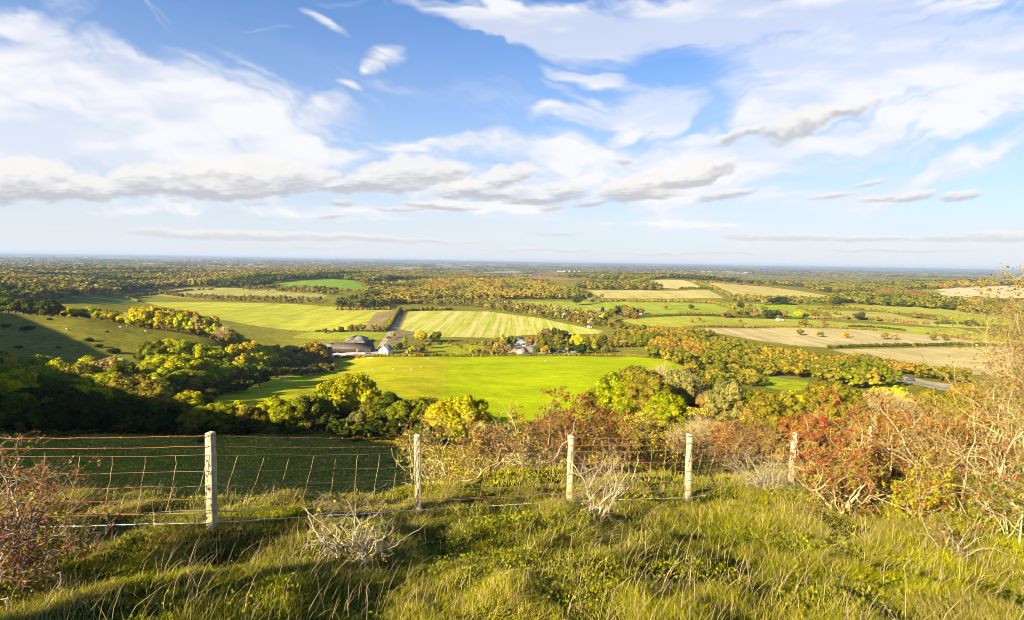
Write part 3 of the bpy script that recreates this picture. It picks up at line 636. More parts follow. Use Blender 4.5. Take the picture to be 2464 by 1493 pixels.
# 7 solitary field trees
for px, D, h, c, s, lb in ((1388,1130,20,'deep','wide','big dome-shaped oak'),(1424,1165,15,'grey','wide','lower spreading oak'),(1447,1290,12,'olive','round','small oak'),
   (1663,985,11,'deep','round','dark round tree'),(1782,1010,14,'deep','round','dark round tree'),(1805,1030,11,'brown','round','brown tree'),(1600,1000,9,'brown','dome','small brown tree'),
   (1664,775,6,'orange','round','tiny orange tree'),(1681,778,8,'orange','round','small orange tree'),(1780,778,7,'orange','round','small orange tree'),(1932,775,9,'olive','dome','round olive tree'),(1981,775,8,'russet','dome','round russet bush-like tree'),
   (1925,655,8,'olive','round','rounded green tree'),(1974,640,7,'olive','dome','low green tree'),(2036,640,8,'gold','round','small golden tree'),(2129,640,8.5,'gold','round','golden tree'),(2152,640,8,'pale','round','pale tree'),(2245,640,7.5,'olive','round','olive tree'),(2275,640,8,'olive','round','olive tree'),(2310,650,8,'brown','round','brown tree'),
   (1920,860,12,'lime','round','yellow-green tree'),(1937,862,9,'deep','round','dark small tree'),(1960,865,11,'olive','wide','olive tree'),(1975,862,8,'pale','wide','pale tree'),(2069,850,13,'deep','wide','dark dome-shaped tree'),(2038,855,7,'brown','dome','brown bush'),(2110,845,8,'olive','dome','low olive tree'),(2093,850,5,'olive','dome','small olive bush'),
   (2203,905,10,'brown','dome','rusty dome'),(2216,900,9,'russet','dome','rusty dome'),(2232,890,8,'russet','dome','russet dome'),(2250,880,8,'russet','dome','russet dome'),(2270,870,8,'brown','dome','brown dome'),(2283,868,7,'brown','dome','brown dome'),(2343,960,8,'brown','dome','dark dome'),(2335,790,10,'deep','wide','dark spreading tree'),(2360,790,8,'olive','wide','olive tree')):
    T('@'+lb, px, D, h, c, s, 1.15, '', True)
for px, D, h, c, s in ((1740,860,9,'brown','dome'),(1750,865,10,'russet','round'),(1768,880,12,'olive','round'),(1785,885,13,'olive','round'),(1800,900,15,'olive','round'),(1815,880,12,'brown','dome'),(1812,930,15,'grey','round'),(1838,930,14,'olive','oval'),(1850,860,15,'deep','wide'),(1865,865,14,'deep','round'),(1830,880,12,'pale','round'),(1878,880,14,'olive','round'),(1887,870,12,'brown','round'),(1860,1100,14,'dark','wide'),(1880,1105,17,'dark','wide'),(1895,1100,14,'deep','wide'),(1840,1090,12,'grey','round'),(1905,1090,10,'olive','wide'),(2010,1080,13,'deep','wide'),(2022,1090,14,'dark','wide')):
    T('round-tree clump in the pale fields', px, D, h, c, s, 1.15, 'nearer side' if D < 900 else 'farther side', True)
# 8 village trees
for px, D, h, c, s in ((1335,960,16,'pale','round'),(1345,950,15,'grey','round'),(1352,930,12,'brown','round'),(1375,910,10,'dark','round'),(1385,900,12,'yellow','round'),(1398,905,11,'olive','round'),(1410,905,12,'lime','round'),(1422,915,12,'olive','round'),(1475,925,14,'green','round'),(1483,930,17,'deep','cone'),(1490,935,16,'deep','cone'),(1497,935,17,'deep','cone'),(1504,930,18,'brown','oval'),(1512,925,15,'green','round'),(1520,920,15,'olive','round'),(1540,930,12,'brown','dome'),(1508,880,13,'brown','round'),(1527,870,10,'russet','dome'),(1450,930,15,'dark','cone'),(1455,850,12,'yellow','round'),(1463,840,16,'green','round'),(1448,835,12,'lime','round'),(1480,830,9,'olive','dome'),(1432,905,8,'green','dome')):
    T('village gardens', px, D, h, c, s, 1.1, 'nearer side' if D < 900 else 'farther side', D > 0)
def fill(wood, poly, spacing, h, mix, styles=('round','round','wide','oval','thicket'), ranks=3, hv=.3, grow=0., mask=None, cat='tree', wr=1.1):
    P = wpoly(poly); x0, x1 = min(p[0] for p in P), max(p[0] for p in P); y0, y1 = min(p[1] for p in P), max(p[1] for p in P)
    gx, gy = np.meshgrid(np.arange(x0, x1, spacing), np.arange(y0, y1, spacing))
    gx = gx+r_.normal(size=gx.shape)*spacing*.28; gy = gy+r_.normal(size=gx.shape)*spacing*.28
    s = inpoly(gx, gy, P)
    if mask is not None: s &= mask(gx, gy)
    gx, gy = gx[s], gy[s]
    if not len(gx): return
    gz = height(gx, gy); ds = gy; cut = np.quantile(ds, np.linspace(0, 1, ranks+1)[1:-1]) if ranks > 1 else []
    nm = ['front rank','second rank','third rank','fourth rank','fifth rank','back rank']
    for x, y, z in zip(gx, gy, gz):
        px = proj((x,y,z))[0]
        rk = nm[int(np.searchsorted(cut, y))] if ranks > 1 else ''
        cc = pickc(mix) if not callable(mix) else mix(x, y)
        TREES.append(dict(x=x, y=y, z=z, h=h*(1-hv/2+hv*r_.random()), w=wr, style=styles[r_.integers(len(styles))], col=cc, wood=wood, rank=rk, px=px, D=y, force=False, cat=cat))
def beltmix(x, y): return blend(float(vnoise(x*.028, y*.028))*1.15-.08+r_.normal()*.09, ('green','olive','green','olive','gold','orange'))
# 9 motorway belt
fill('golden belt beside the motorway', [(1560,866),(1640,884),(1740,893),(1850,908),(1950,918),(2040,938),(2150,935),(2120,915),(2060,905),(2025,892),(1960,878),(1850,856),(1700,828),(1600,812),(1480,806),(1470,820),(1570,838)], 9.5, 10.5, beltmix, ranks=5, wr=1.2)
fill('narrow belt above the motorway', [(2040,874),(2065,868),(2130,882),(2220,902),(2330,920),(2330,932),(2235,914),(2140,896),(2052,880)], 7.5, 8, beltmix, ranks=1, wr=1.2)
fill('olive trees between the meadow and the paddock', [(1640,880),(1740,892),(1835,906),(1835,935),(1720,930),(1650,905)], 8.5, 7, {'olive':4,'deep':2,'gold':1.5,'green':1.5}, ranks=1, wr=1.2)
# 10 stream belt winding to the village
fill('hedge wood along the stream', [(1000,735),(1120,738),(1250,757),(1350,775),(1450,792),(1520,806),(1500,790),(1470,770),(1400,755),(1330,745),(1240,738),(1200,722),(1120,724),(1060,728)], 14, 10, {'olive':4,'brown':3,'green':2,'gold':1.2,'pale':1.2,'deep':1}, ranks=1)
fill('trees behind the village', [(1520,806),(1600,812),(1700,822),(1720,812),(1620,800),(1540,796),(1480,790)], 13, 9, beltmix, ranks=1)
# 11 far woods
FW = []
fill('golden wood beyond the striped field', [(880,722),(930,734),(1060,727),(1200,723),(1420,722),(1400,706),(1330,697),(1310,681),(1200,676),(1100,676),(1000,682),(890,690)], 17, 14.5, autumn, ranks=1, wr=1.7)
fill('far oak clump on the hill', [(1380,697),(1460,699),(1560,700),(1600,700),(1570,688),(1520,681),(1420,682),(1390,690)], 16, 14, {'deep':3,'green':2,'olive':3,'gold':1,'orange':.5}, ranks=1, wr=1.25)
fill('wood west of the meadows', [(-60,734),(60,732),(130,727),(230,716),(290,712),(360,700),(440,692),(560,694),(640,696),(650,684),(700,677),(780,672),(850,676),(880,688),(900,680),(960,676),(960,664),(800,662),(500,662),(200,664),(-60,666)], 20, 18, autumn2, ranks=1, wr=1.75)
fill('hedge trees between the meadows', [(385,712),(500,725),(700,731),(765,731),(780,724),(700,722),(560,719),(430,714),(385,704)], 11, 8, {'olive':3,'brown':2,'deep':2,'orange':1.3,'green':1}, ranks=1, styles=('dome','round'))
fill('hedge trees between the meadows', [(560,700),(700,706),(800,712),(850,704),(800,699),(700,692),(600,694)], 12, 9, {'olive':3,'brown':2,'deep':2,'orange':1,'gold':1}, ranks=1, mask=lambda x, y: vnoise(x*.02, y*.02) > .35)
fill('dark clump beyond the stubble', [(805,746),(880,746),(940,742),(900,728),(860,722),(820,728)], 13, 12, {'deep':3,'dark':2,'olive':2,'green':1}, ranks=1, wr=1.3)
fill('trees at the far track end', [(870,722),(1000,735),(1040,730),(900,704),(855,706)], 14, 10, autumn, ranks=1)
fill('long wood under the cream field', [(1995,728),(2100,736),(2250,745),(2380,758),(2600,765),(2600,740),(2400,731),(2250,722),(2150,716),(2060,712),(2000,718)], 16, 13, {'deep':3,'green':2,'olive':4}, ranks=1, wr=1.6)
fill('russet wood on the far hill', [(2100,712),(2220,722),(2260,716),(2200,709),(2130,703)], 17, 13, {'russet':3,'brown':2,'olive':2}, ranks=1, wr=1.2)
fill('golden wood beside the cream field', [(2230,699),(2290,695),(2420,689),(2600,684),(2600,678),(2400,682),(2250,690)], 19, 14, {'gold':3,'orange':2,'olive':2,'green':1}, ranks=1, wr=1.3)
fill('trees along the foot of the straw field', [(1735,725),(1870,732),(2000,735),(2040,728),(2005,724),(1905,722),(1770,717)], 15, 10, {'olive':3,'green':3,'gold':1,'brown':1}, ranks=1, wr=1.2)
fill('woods below the far hill', [(1440,674),(1560,678),(1700,672),(1830,684),(2010,712),(2100,712),(2200,700),(2290,688),(2600,678),(2600,668),(2100,668),(1700,664),(1440,666)], 24, 15, {'olive':5,'green':2,'deep':2,'brown':.6}, ranks=1, wr=1.8, mask=lambda x, y: y > 1500)
fill('trees around the red field', [(900,676),(1000,676),(1200,672),(1190,664),(1240,660),(1440,660),(1440,655),(900,655)], 20, 13, autumn2, ranks=1, wr=1.4)
# ---------------------------------------------------------------- plant the trees
CAPT = 300
for t in TREES: t['size'] = t['h']/t['D']*569
inview = [t for t in TREES if -80 < t['px'] < 2545]
forced = [t for t in inview if t['force']]; rest = sorted([t for t in inview if not t['force']], key=lambda t: -t['size'])
forced = sorted(forced, key=lambda t: -t['size'])[:CAPT]
ind = forced + rest[:max(0, CAPT-len(forced))]
ids = set(map(id, ind)); mass = [t for t in TREES if id(t) not in ids]
print('individual trees', len(ind), 'mass', len(mass))
ORD = 'first second third fourth fifth sixth seventh eighth ninth tenth eleventh twelfth thirteenth fourteenth fifteenth sixteenth seventeenth eighteenth nineteenth'.split()
TENS = {2:'twent',3:'thirt',4:'fort',5:'fift',6:'sixt',7:'sevent',8:'eight',9:'ninet'}
def ordw(n):
    if n < 20: return ORD[n-1]
    t, u = divmod(n, 10); return TENS[t]+('ieth' if u == 0 else 'y-'+ORD[u-1])
KINDW = {'round':'tree','oval':'upright tree','cone':'pointed tree','wide':'spreading tree','dome':'rounded tree','thicket':'bushy tree','bare':'bare twiggy tree'}
grp = {}
for t in ind: grp.setdefault((t['wood'], t['rank']), []).append(t)
for (wd, rk), L in grp.items():
    L.sort(key=lambda t: t['px'])
    for i, t in enumerate(L):
        if wd.startswith('@'):
            same = [q for (w2, _), M in grp.items() if w2.startswith('@') for q in M if q['wood'] == wd]
            near = [q for q in ind if q['wood'].startswith('@') and q is not t]
            row = {'y': 'in the pale fields'}
            where = 'above the village' if t['px'] < 1500 and t['D'] > 1100 else 'by the long green field' if 740 <= t['D'] < 800 and t['px'] < 2000 else 'between the two brown fields' if t['D'] < 700 else 'in the pale fields'
            t['where'] = where
            t['label'] = None; continue
        n = f", {ordw(i+1)} from the hill side" if False else ''
        t['label'] = f"{WORD[cname(t['col'])]} {KINDW[t['style']]}, {ordw(i+1)} from the west{' in the '+rk if rk else ''}, {wd}"
# solitary trees: ordinal inside their row
sol = {}
for t in ind:
    if t['wood'].startswith('@'): sol.setdefault(t['where'], []).append(t)
for wh, L in sol.items():
    L.sort(key=lambda t: t['px'])
    for i, t in enumerate(L): t['label'] = f"{t['wood'][1:]} standing alone, {ordw(i+1)} from the west {wh}"
for t in ind:
    import re as _re
    nw = lambda s: len(_re.findall(r"[A-Za-z0-9][A-Za-z0-9'-]*", s))
    for a_, b_ in ((' from the west', ' from west'), (', the ', ', '), (' standing alone', ''), (' in the ', ' in '), (' of the ', ' of '), (' beside the ', ' by '), (' between the ', ' between '), (' along the ', ' along ')):
        if nw(t['label']) > 16: t['label'] = t['label'].replace(a_, b_)
    lod = 0 if t['size'] > 24 else (1 if t['size'] > 11 else 2)
    v = int(r_.integers(3 if lod == 0 else 4))
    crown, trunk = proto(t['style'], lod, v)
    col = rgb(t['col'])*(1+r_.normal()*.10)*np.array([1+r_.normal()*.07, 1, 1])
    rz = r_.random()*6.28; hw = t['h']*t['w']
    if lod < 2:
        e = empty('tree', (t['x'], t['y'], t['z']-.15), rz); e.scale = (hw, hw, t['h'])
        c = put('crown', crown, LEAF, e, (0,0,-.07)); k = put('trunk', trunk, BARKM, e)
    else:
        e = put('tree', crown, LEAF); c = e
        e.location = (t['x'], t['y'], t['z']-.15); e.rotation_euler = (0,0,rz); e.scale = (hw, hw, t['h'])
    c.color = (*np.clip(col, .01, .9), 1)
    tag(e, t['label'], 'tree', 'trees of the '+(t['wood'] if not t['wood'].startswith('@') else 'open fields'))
# ---- the rest of the trees: one mass
def far_template(seed, nl, nleaf, leaf):
    S, C, LR = crown_data(seed, ['round','wide','oval'][seed % 3], nl, nleaf, leaf, 0)
    return S
def mass_mesh(name, L, tpl, label, hs=1.0):
    Vs=[]; Qs=[]; Ts=[]; cq=[]; ct=[]; n_=0
    pre = []
    for S in tpl:
        V = np.concatenate(S.V); Q = np.concatenate(S.Q) if S.Q else np.zeros((0,4),int); Tt = np.concatenate(S.T) if S.T else np.zeros((0,3),int)
        pre.append((V, Q, Tt, np.concatenate(S.cq) if S.cq else np.zeros((0,3)), np.concatenate(S.ct) if S.ct else np.zeros((0,3))))
    for t in L:
        V, Q, Tt, a, b = pre[int(r_.integers(len(pre)))]
        an = r_.random()*6.28; c_, s_ = math.cos(an), math.sin(an); hw = t['h']*t['w']
        Vn = np.c_[(V[:,0]*c_-V[:,1]*s_)*hw+t['x'], (V[:,0]*s_+V[:,1]*c_)*hw+t['y'], V[:,2]*t['h']*hs+t['z']-.2]
        col = rgb(t['col'])*(1+r_.normal()*t.get('cv', .08))
        Vs.append(Vn); Qs.append(Q+n_); Ts.append(Tt+n_); n_ += len(V); cq.append(((a-1)*.65+1)*col); ct.append(((b-1)*.65+1)*col)
    me = mesh_np(name, np.concatenate(Vs), np.concatenate(Qs), np.concatenate(Ts), {'col': ('FACE', np.clip(np.concatenate(cq+ct), .005, .9))})
    o = put(name, me, LEAF); tag(o, label, kind='stuff'); return o
tpl_mid = [far_template(k, 7, 150, .05) for k in range(6)]
tpl_far = [far_template(k+20, 4, 34, .085) for k in range(6)]
mid = [t for t in mass if t['D'] < 900]; farr = [t for t in mass if t['D'] >= 900]
L_all = mid + farr
mm = mass_mesh('woodland', mid+farr if False else mid, tpl_mid, 'belts of autumn trees in the valley too many to tell apart') if mid else None
mass_mesh('distant_woodland', farr, tpl_far, 'golden and green woods on the far side of the fields')
# ---- the wooded plain to the horizon
P_ = []
for r0, r1, s, h in ((2300,3600,34,17),(3600,6000,60,19),(6000,10000,120,22),(10000,17000,230,26)):
    rad = np.arange(r0, r1, s*1.25); 
    for r1_ in rad:
        a_ = np.arange(-.80, .80, s/r1_)+r_.random()*s/r1_
        a_ = a_+r_.normal(size=a_.shape)*s/r1_*.3; r2 = r1_+r_.normal(size=a_.shape)*s*.5
        x, y = r2*np.sin(a_), r2*np.cos(a_)
        u = fbm(x*.0011+5, y*.0005+2, 5)*.6 + fbm(x*.0035, y*.0016, 4)*.4
        k = (u > .455); x, y = x[k], y[k]; z = height(x, y)
        for xx, yy, zz in zip(x, y, z):
            P_.append(dict(x=xx, y=yy, z=zz-1, h=h*(.7+.5*r_.random()), w=2.0*(s/34)**.55, cv=.05, col=('deep','olive','green','brown','olive','deep')[int(6*vnoise(xx*.0016, yy*.0007)) % 6]))
print('plain', len(P_))
tpl_pl = [far_template(k+40, 3, 12, .13) for k in range(5)]
mass_mesh('distant_forest', P_, tpl_pl, 'hazy blue-green woods spread over the plain to the horizon')
# ---- thickets of bramble and young growth under the wood edges
U_ = []
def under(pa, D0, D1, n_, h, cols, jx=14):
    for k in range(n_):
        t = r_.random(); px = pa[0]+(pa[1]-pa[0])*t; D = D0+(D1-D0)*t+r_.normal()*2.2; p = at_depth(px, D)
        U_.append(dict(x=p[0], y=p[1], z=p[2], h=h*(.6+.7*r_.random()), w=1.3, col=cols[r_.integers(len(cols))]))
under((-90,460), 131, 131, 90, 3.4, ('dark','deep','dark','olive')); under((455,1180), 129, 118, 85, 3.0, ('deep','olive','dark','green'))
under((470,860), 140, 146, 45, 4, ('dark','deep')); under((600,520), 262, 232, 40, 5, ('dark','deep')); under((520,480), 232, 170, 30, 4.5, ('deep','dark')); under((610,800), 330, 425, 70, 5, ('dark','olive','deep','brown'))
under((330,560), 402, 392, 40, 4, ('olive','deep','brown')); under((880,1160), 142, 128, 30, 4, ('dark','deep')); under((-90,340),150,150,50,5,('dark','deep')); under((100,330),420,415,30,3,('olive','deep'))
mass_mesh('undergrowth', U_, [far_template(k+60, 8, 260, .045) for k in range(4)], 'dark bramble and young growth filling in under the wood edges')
# ---- hedges: each a thing
def hedge(label, pix, h, w, col, gap=0., seedk=0, name='hedge'):
    r = np.random.default_rng(len(label)+seedk); P = wpoly(pix); pts_ = []
    for a, b in zip(P[:-1], P[1:]):
        n_ = max(2, int(np.hypot(*(b-a)[:2])/(w*.55))); 
        for k in range(n_): pts_.append(a+(b-a)*k/n_)
    S = Soup(); D = np.mean([p[1] for p in P]); lf = max(.16, D*.00055); c0 = np.array(PAL[col])
    for p in pts_:
        if r.random() < gap: continue
        z = float(height(p[0], p[1])); hh = h*(.7+.6*r.random())
        V0, F0 = ICO[0]; c = np.array([p[0]+r.normal()*w*.12, p[1]+r.normal()*w*.12, z+hh*.42])
        cc = c0*(1+r.normal()*.15)*np.array([1+r.normal()*.12, 1, 1])
        S.t(V0*np.array([w*.48, w*.48, hh*.55])*(1+.2*r.normal(size=(12,1)))+c, F0, tint(r, 20)*cc)
        k = 26 if D > 500 else 40
        n_ = unit(r.normal(size=(k,3))+np.array([0,0,.3])); Pc = c+n_*np.array([w*.55, w*.55, hh*.6])*(.75+.4*r.random((k,1)))
        V, Q = leaf_quads(Pc, unit(n_+r.normal(size=(k,3))*.5), lf*(.6+.8*r.random(k)), r); S.q(V, Q, tint(r, k)*cc)
    o = put(name, S.mesh(name), LEAF); tag(o, label, 'hedge', 'hedges between the fields')
HED = [('long clipped hedge between the farm gardens and the green meadow',[(868,861),(1000,859),(1072,858),(1300,858),(1500,857),(1560,862)],2.6,2.6,'olive',0),
 ('straggling hedge below the barn yard beside the pasture',[(770,868),(815,862),(868,861)],2.4,2.6,'brown',.1),
 ('low hedge line behind the black barn',[(760,799),(830,799),(905,799),(935,800)],2.2,3,'deep',.1),
 ('tall thin hedge climbing beside the farm track',[(962,745),(955,758),(940,783),(930,797)],5,4.5,'olive',0),
 ('hedge across the top of the striped field',[(975,750),(1000,748),(1090,746)],5,6,'olive',.1),
 ('hedge across the top of the stubble field beside the track',[(812,747),(870,747),(940,746)],5,6,'brown',.1),
 ('hedge line along the foot of the long green field',[(1500,763),(1600,762),(1740,762),(1800,766),(1920,769)],3.2,4,'deep',.05),
 ('long thin hedge between the green field and the upper brown field',[(1660,789),(1760,788),(1870,788),(1990,789),(2110,796)],2.6,3.5,'brown',.12),
 ('hedge end running out along the upper brown field',[(2043,787),(2110,789),(2180,797)],2.6,3.5,'deep',.1),
 ('broken hedge on the skyline edge of the upper brown field',[(2232,805),(2280,811),(2310,817),(2360,822)],2.6,3.5,'brown',.15),
 ('straight dark hedge between the two brown fields',[(1995,839),(2060,836),(2200,833),(2300,831),(2400,832)],3,3.6,'deep',.02),
 ('hedge slanting down from the long wood between pale fields',[(1998,741),(2060,744),(2120,750),(2165,757)],4.5,6,'olive',.05),
 ('hedge below the dome-shaped tree in the pale fields',[(1960,768),(2030,768),(2100,771),(2180,777),(2240,781)],4,5,'brown',.1),
 ('short hedge spur beside the clump of round trees',[(1918,743),(1960,748),(2000,756),(2025,759)],5,6,'olive',.05),
 ('hedge with gaps beside the sheep field under the long wood',[(2250,779),(2320,781),(2370,786)],4,5,'deep',.2),
 ('hedge above the village under the straw field',[(1440,727),(1500,725),(1580,727),(1640,727),(1720,730)],6,8,'olive',.05),
 ('hedge slanting down across the green field to the round trees',[(1700,728),(1740,736),(1765,745)],6,7,'olive',0),
 ('bushy hedge running down beside the long straw hill field',[(1668,680),(1700,688),(1725,700),(1760,716)],7,10,'olive',0),
 ('hedge along the top of the straw hill field',[(1700,681),(1760,684),(1830,688)],5,8,'brown',.2),
 ('hedge beneath the straw field by the far oak clump',[(1636,697),(1700,696),(1735,700)],6,8,'deep',.1),
 ('hedge by the white shed in the pale fields',[(1636,755),(1700,757),(1740,760)],3.4,4.5,'olive',0),
 ('curving hedge along the dark green field by the big wood',[(330,727),(300,716),(345,709)],4,6,'olive',.2),
 ('hedge at the foot of the hill meadow above the sheep pasture',[(330,712),(450,700),(520,697)],4,7,'brown',.3)]
for k, hd in enumerate(HED): hedge(hd[0], hd[1], hd[2], hd[3], hd[4], hd[5], k)
# ---------------------------------------------------------------- boxes and buildings
def bx(S, x0, x1, y0, y1, z0, z1, c=(1,1,1)):
    V = np.array([(x0,y0,z0),(x1,y0,z0),(x1,y1,z0),(x0,y1,z0),(x0,y0,z1),(x1,y0,z1),(x1,y1,z1),(x0,y1,z1)], float)
    S.q(V, [(0,3,2,1),(4,5,6,7),(0,1,5,4),(1,2,6,5),(2,3,7,6),(3,0,4,7)], c)
def simple(name, S, m, parent=None, loc=None, smooth=False): return put(name, S.mesh(name, smooth), m, parent, loc)
M_white = plain('limewash', (.78,.74,.68), .8, var=.12, scale=.9); M_brick = plain('old_brick', (.34,.16,.10), .85, var=.3, scale=3)
M_tile = plain('clay_tile', (.33,.16,.09), .8, var=.3, scale=1.5); M_slate = plain('slate', (.12,.12,.14), .6, var=.25, scale=1.5)
M_dark = plain('black_weatherboard', (.045,.038,.034), .8, var=.3, scale=1.2); M_brownroof = plain('brown_sheet_roof', (.085,.06,.045), .7, var=.2, scale=.5)  # roof brown darkened to carry the shade of nearby trees
M_fibre = plain('fibre_cement', (.16,.14,.11), .85, var=.18, scale=.35); M_cream = plain('cream_render', (.66,.60,.50), .85, var=.12, scale=.8)
M_win = plain('dark_glass', (.03,.035,.04), .15, var=.1); M_grey = plain('galvanised', (.36,.38,.40), .5, .4, var=.2, scale=2); M_pole = plain('creosoted_pole', (.13,.09,.06), .9, var=.3)
M_rub = plain('tyre_rubber', (.02,.02,.02), .8, var=.2); M_stone = plain('rough_stone', (.5,.47,.42), .9, var=.2)
def gable(name, label, cat, px, py, L, W, eave, ridge, rz, mw, mr, wins=(), door=None, chim=None, group=None, depth=None, open_front=False):
    """a pitched building; ridge along local x, its long front facing -y"""
    p = ground_at(px, py) if depth is None else at_depth(px, depth)
    e = empty(name, (p[0], p[1], p[2]-.25), rz); tag(e, label, cat, group)
    S = Soup(); x, y = L/2, W/2
    if not open_front:
        V = np.array([(-x,-y,0),(x,-y,0),(x,y,0),(-x,y,0),(-x,-y,eave),(x,-y,eave),(x,y,eave),(-x,y,eave),(-x,0,ridge),(x,0,ridge)])
        S.q(V, [(0,1,5,4),(2,3,7,6),(0,3,2,1)], (1,1,1)); S.q(V, [(1,2,6,5),(3,0,4,7)], (1,1,1)); S.t(V, [(5,6,9),(7,4,8)], (1,1,1))
    else:
        bx(S, -x, x, y-.2, y, 0, eave); bx(S, -x, -x+.2, -y, y-.2, 0, eave); bx(S, x-.2, x, -y, y-.2, 0, eave)
        for k in range(4): bx(S, -x+.3+k*(L-.9)/3, -x+.6+k*(L-.9)/3, -y, -y+.3, 0, eave)
    simple('walls', S, mw, e)
    S = Soup(); o = .45; sl = (ridge-eave)/y; t = .18
    for s in (-1, 1):
        V = np.array([(-x-o,s*(y+o),eave-sl*o),(x+o,s*(y+o),eave-sl*o),(x+o,0,ridge+.02),(-x-o,0,ridge+.02)])
        V = np.r_[V, V+np.array([0,0,t])]
        S.q(V, [(0,1,2,3),(4,5,6,7),(0,1,5,4),(1,2,6,5),(2,3,7,6),(3,0,4,7)], (1,1,1))
    rf = simple('roof', S, mr, e)
    if chim is not None:
        S = Soup(); cx_, h_ = chim; bx(S, cx_-.45, cx_+.45, -.35, .35, ridge-.8, ridge+h_); bx(S, cx_-.3, cx_-.05, -.15, .15, ridge+h_, ridge+h_+.35); bx(S, cx_+.05, cx_+.3, -.15, .15, ridge+h_, ridge+h_+.35)
        simple('chimney', S, M_brick, rf)
    for (wx, wz, ww, wh, side) in wins:
        S = Soup()
        if side == 'f': bx(S, wx-ww/2, wx+ww/2, -y-.05, -y+.02, wz, wz+wh)
        elif side == 'l': bx(S, -x-.05, -x+.02, wx-ww/2, wx+ww/2, wz, wz+wh)
        else: bx(S, x-.02, x+.05, wx-ww/2, wx+ww/2, wz, wz+wh)
        w_ = simple('window', S, M_win, e)
        S = Soup()
        if side == 'f': bx(S, wx-ww/2-.08, wx+ww/2+.08, -y-.12, -y-.06, wz-.1, wz-.02)
        elif side == 'l': bx(S, -x-.12, -x-.06, wx-ww/2-.08, wx+ww/2+.08, wz-.1, wz-.02)
        else: bx(S, x+.06, x+.12, wx-ww/2-.08, wx+ww/2+.08, wz-.1, wz-.02)
        simple('sill', S, M_stone, w_)
    if door:
        dx, dw, dh, side = door; S = Soup()
        if side == 'f': bx(S, dx-dw/2, dx+dw/2, -y-.06, -y+.02, .05, dh)
        else: bx(S, -x-.06, -x+.02, dx-dw/2, dx+dw/2, .05, dh)
        simple('door', S, M_pole, e)
    return e
gable('barn','long black barn with a brown roof half in tree shade','barn',851,845,36,12,3.4,7.8,R(-2),M_dark,M_brownroof,door=(6,4,3.6,'f'),wins=((-8,1.5,2,1,'f'),(14,1.5,2,1,'f')))
gable('barn','wide grey barn with a pale sheet roof behind the black barn','barn',858,826,30,20,3.8,6.8,R(97),M_fibre,M_fibre,door=(0,4,4,'l'))
gable('cart_shed','open-fronted cart shed with a pale roof beside the autumn clump','shed',797,843,9.5,8,4.6,7.2,R(-14),M_dark,M_fibre,open_front=True)
gable('lean_to','low grey-roofed outbuilding at the end of the barn yard','shed',798,849,6,5,2.2,3.6,R(10),M_grey,M_slate,door=(0,1.2,2,'f'))
gable('cottage','white cottage with a dark slate roof and brick chimney by the chalk track','cottage',929,852,9.5,9.5,4.3,8.2,R(72),M_white,M_slate,wins=((-2,3.2,1,1.1,'l'),(2,3.2,1,1.1,'l'),(-2.2,.9,1.1,1.2,'l'),(2.2,.9,1.1,1.2,'l')),door=(0,1,2.1,'l'),chim=(-3.4,1.6))
gable('garden_shed','small red-roofed garden shed behind the long hedge','shed',980,852,3,2.6,2.0,3.3,R(70),M_brick,M_tile,door=(0,.9,1.8,'l'))
gable('workshop','workshop with an orange tiled roof beside the car yard','workshop',1240,850,14,8,2.6,5.6,R(-38),M_brick,M_tile,wins=((-3,1,1.2,1,'f'),(3,1,1.2,1,'f')),door=(0,2.4,2.2,'f'))
gable('workshop','tiled barn with a white gable beside the long hedge','workshop',1257,852,10,6.5,2.6,5.4,R(52),M_white,M_tile,wins=((0,2.2,1,.9,'l'),),door=(0,1,2,'f'))
gable('workshop','low grey-roofed workshop at the head of the car yard','workshop',1246,822,12,7,3,5,R(-4),M_grey,M_slate,door=(0,3,2.6,'f'),wins=((-4,1.2,1.4,1,'f'),))
gable('greenhouse','pale greenhouse beside the grey-roofed workshop','greenhouse',1226,824,5,6,2.2,3.6,R(-10),M_grey,M_white,door=(0,.9,1.9,'f'))
gable('house','large pale many-gabled house above the stream wood','house',1444,764,15,9,5.6,9.6,R(-6),M_cream,M_fibre,wins=((-5,3.6,1.3,1.3,'f'),(0,3.6,1.3,1.3,'f'),(5,3.6,1.3,1.3,'f'),(-5,.9,1.3,1.4,'f'),(5,.9,1.3,1.4,'f')),door=(0,1.2,2.2,'f'),chim=(4,1.6))
gable('house','pale gabled wing standing just in front of the large house','house',1452,765,6,7,5.0,8.4,R(84),M_cream,M_fibre,wins=((0,3.2,1.2,1.2,'l'),(0,.9,1.2,1.3,'l')),door=(1.8,1,2,'l'))
gable('house','white cottage with a russet roof below the large pale house','house',1425,774,6,6.5,4.2,7.4,R(60),M_white,M_tile,wins=((-1.4,2.6,1,1,'l'),(1.4,2.6,1,1,'l')),door=(0,1,2,'f'),chim=(0,1))
gable('house','low white cottage with a dark roof beside the russet-roofed one','house',1440,772,7,5.5,3.4,6,R(30),M_white,M_slate,wins=((-2,1,1,1,'f'),(2,1,1,1,'f')),door=(0,1,2,'f'))
gable('house','whitewashed house half hidden at the west end of the village','house',1362,765,10,7.5,4.8,8.4,R(28),M_white,M_fibre,wins=((-3,3,1.1,1.1,'f'),(0,3,1.1,1.1,'f'),(3,3,1.1,1.1,'f'),(-3,.8,1.1,1.2,'f')),door=(3,1,2,'f'),chim=(-3,1.2))
gable('house','dark-roofed house sunk among trees in the village','house',1389,775,9,7,3.6,6.8,R(-25),M_brick,M_slate,wins=((-2,1,1.1,1.1,'f'),(2,1,1.1,1.1,'f')),door=(0,1,2,'f'))
gable('hut','little blue-roofed hut among the stream trees','hut',1419,789,5,4,2.6,3.8,R(10),M_white,M_slate,door=(0,1,1.9,'f'))
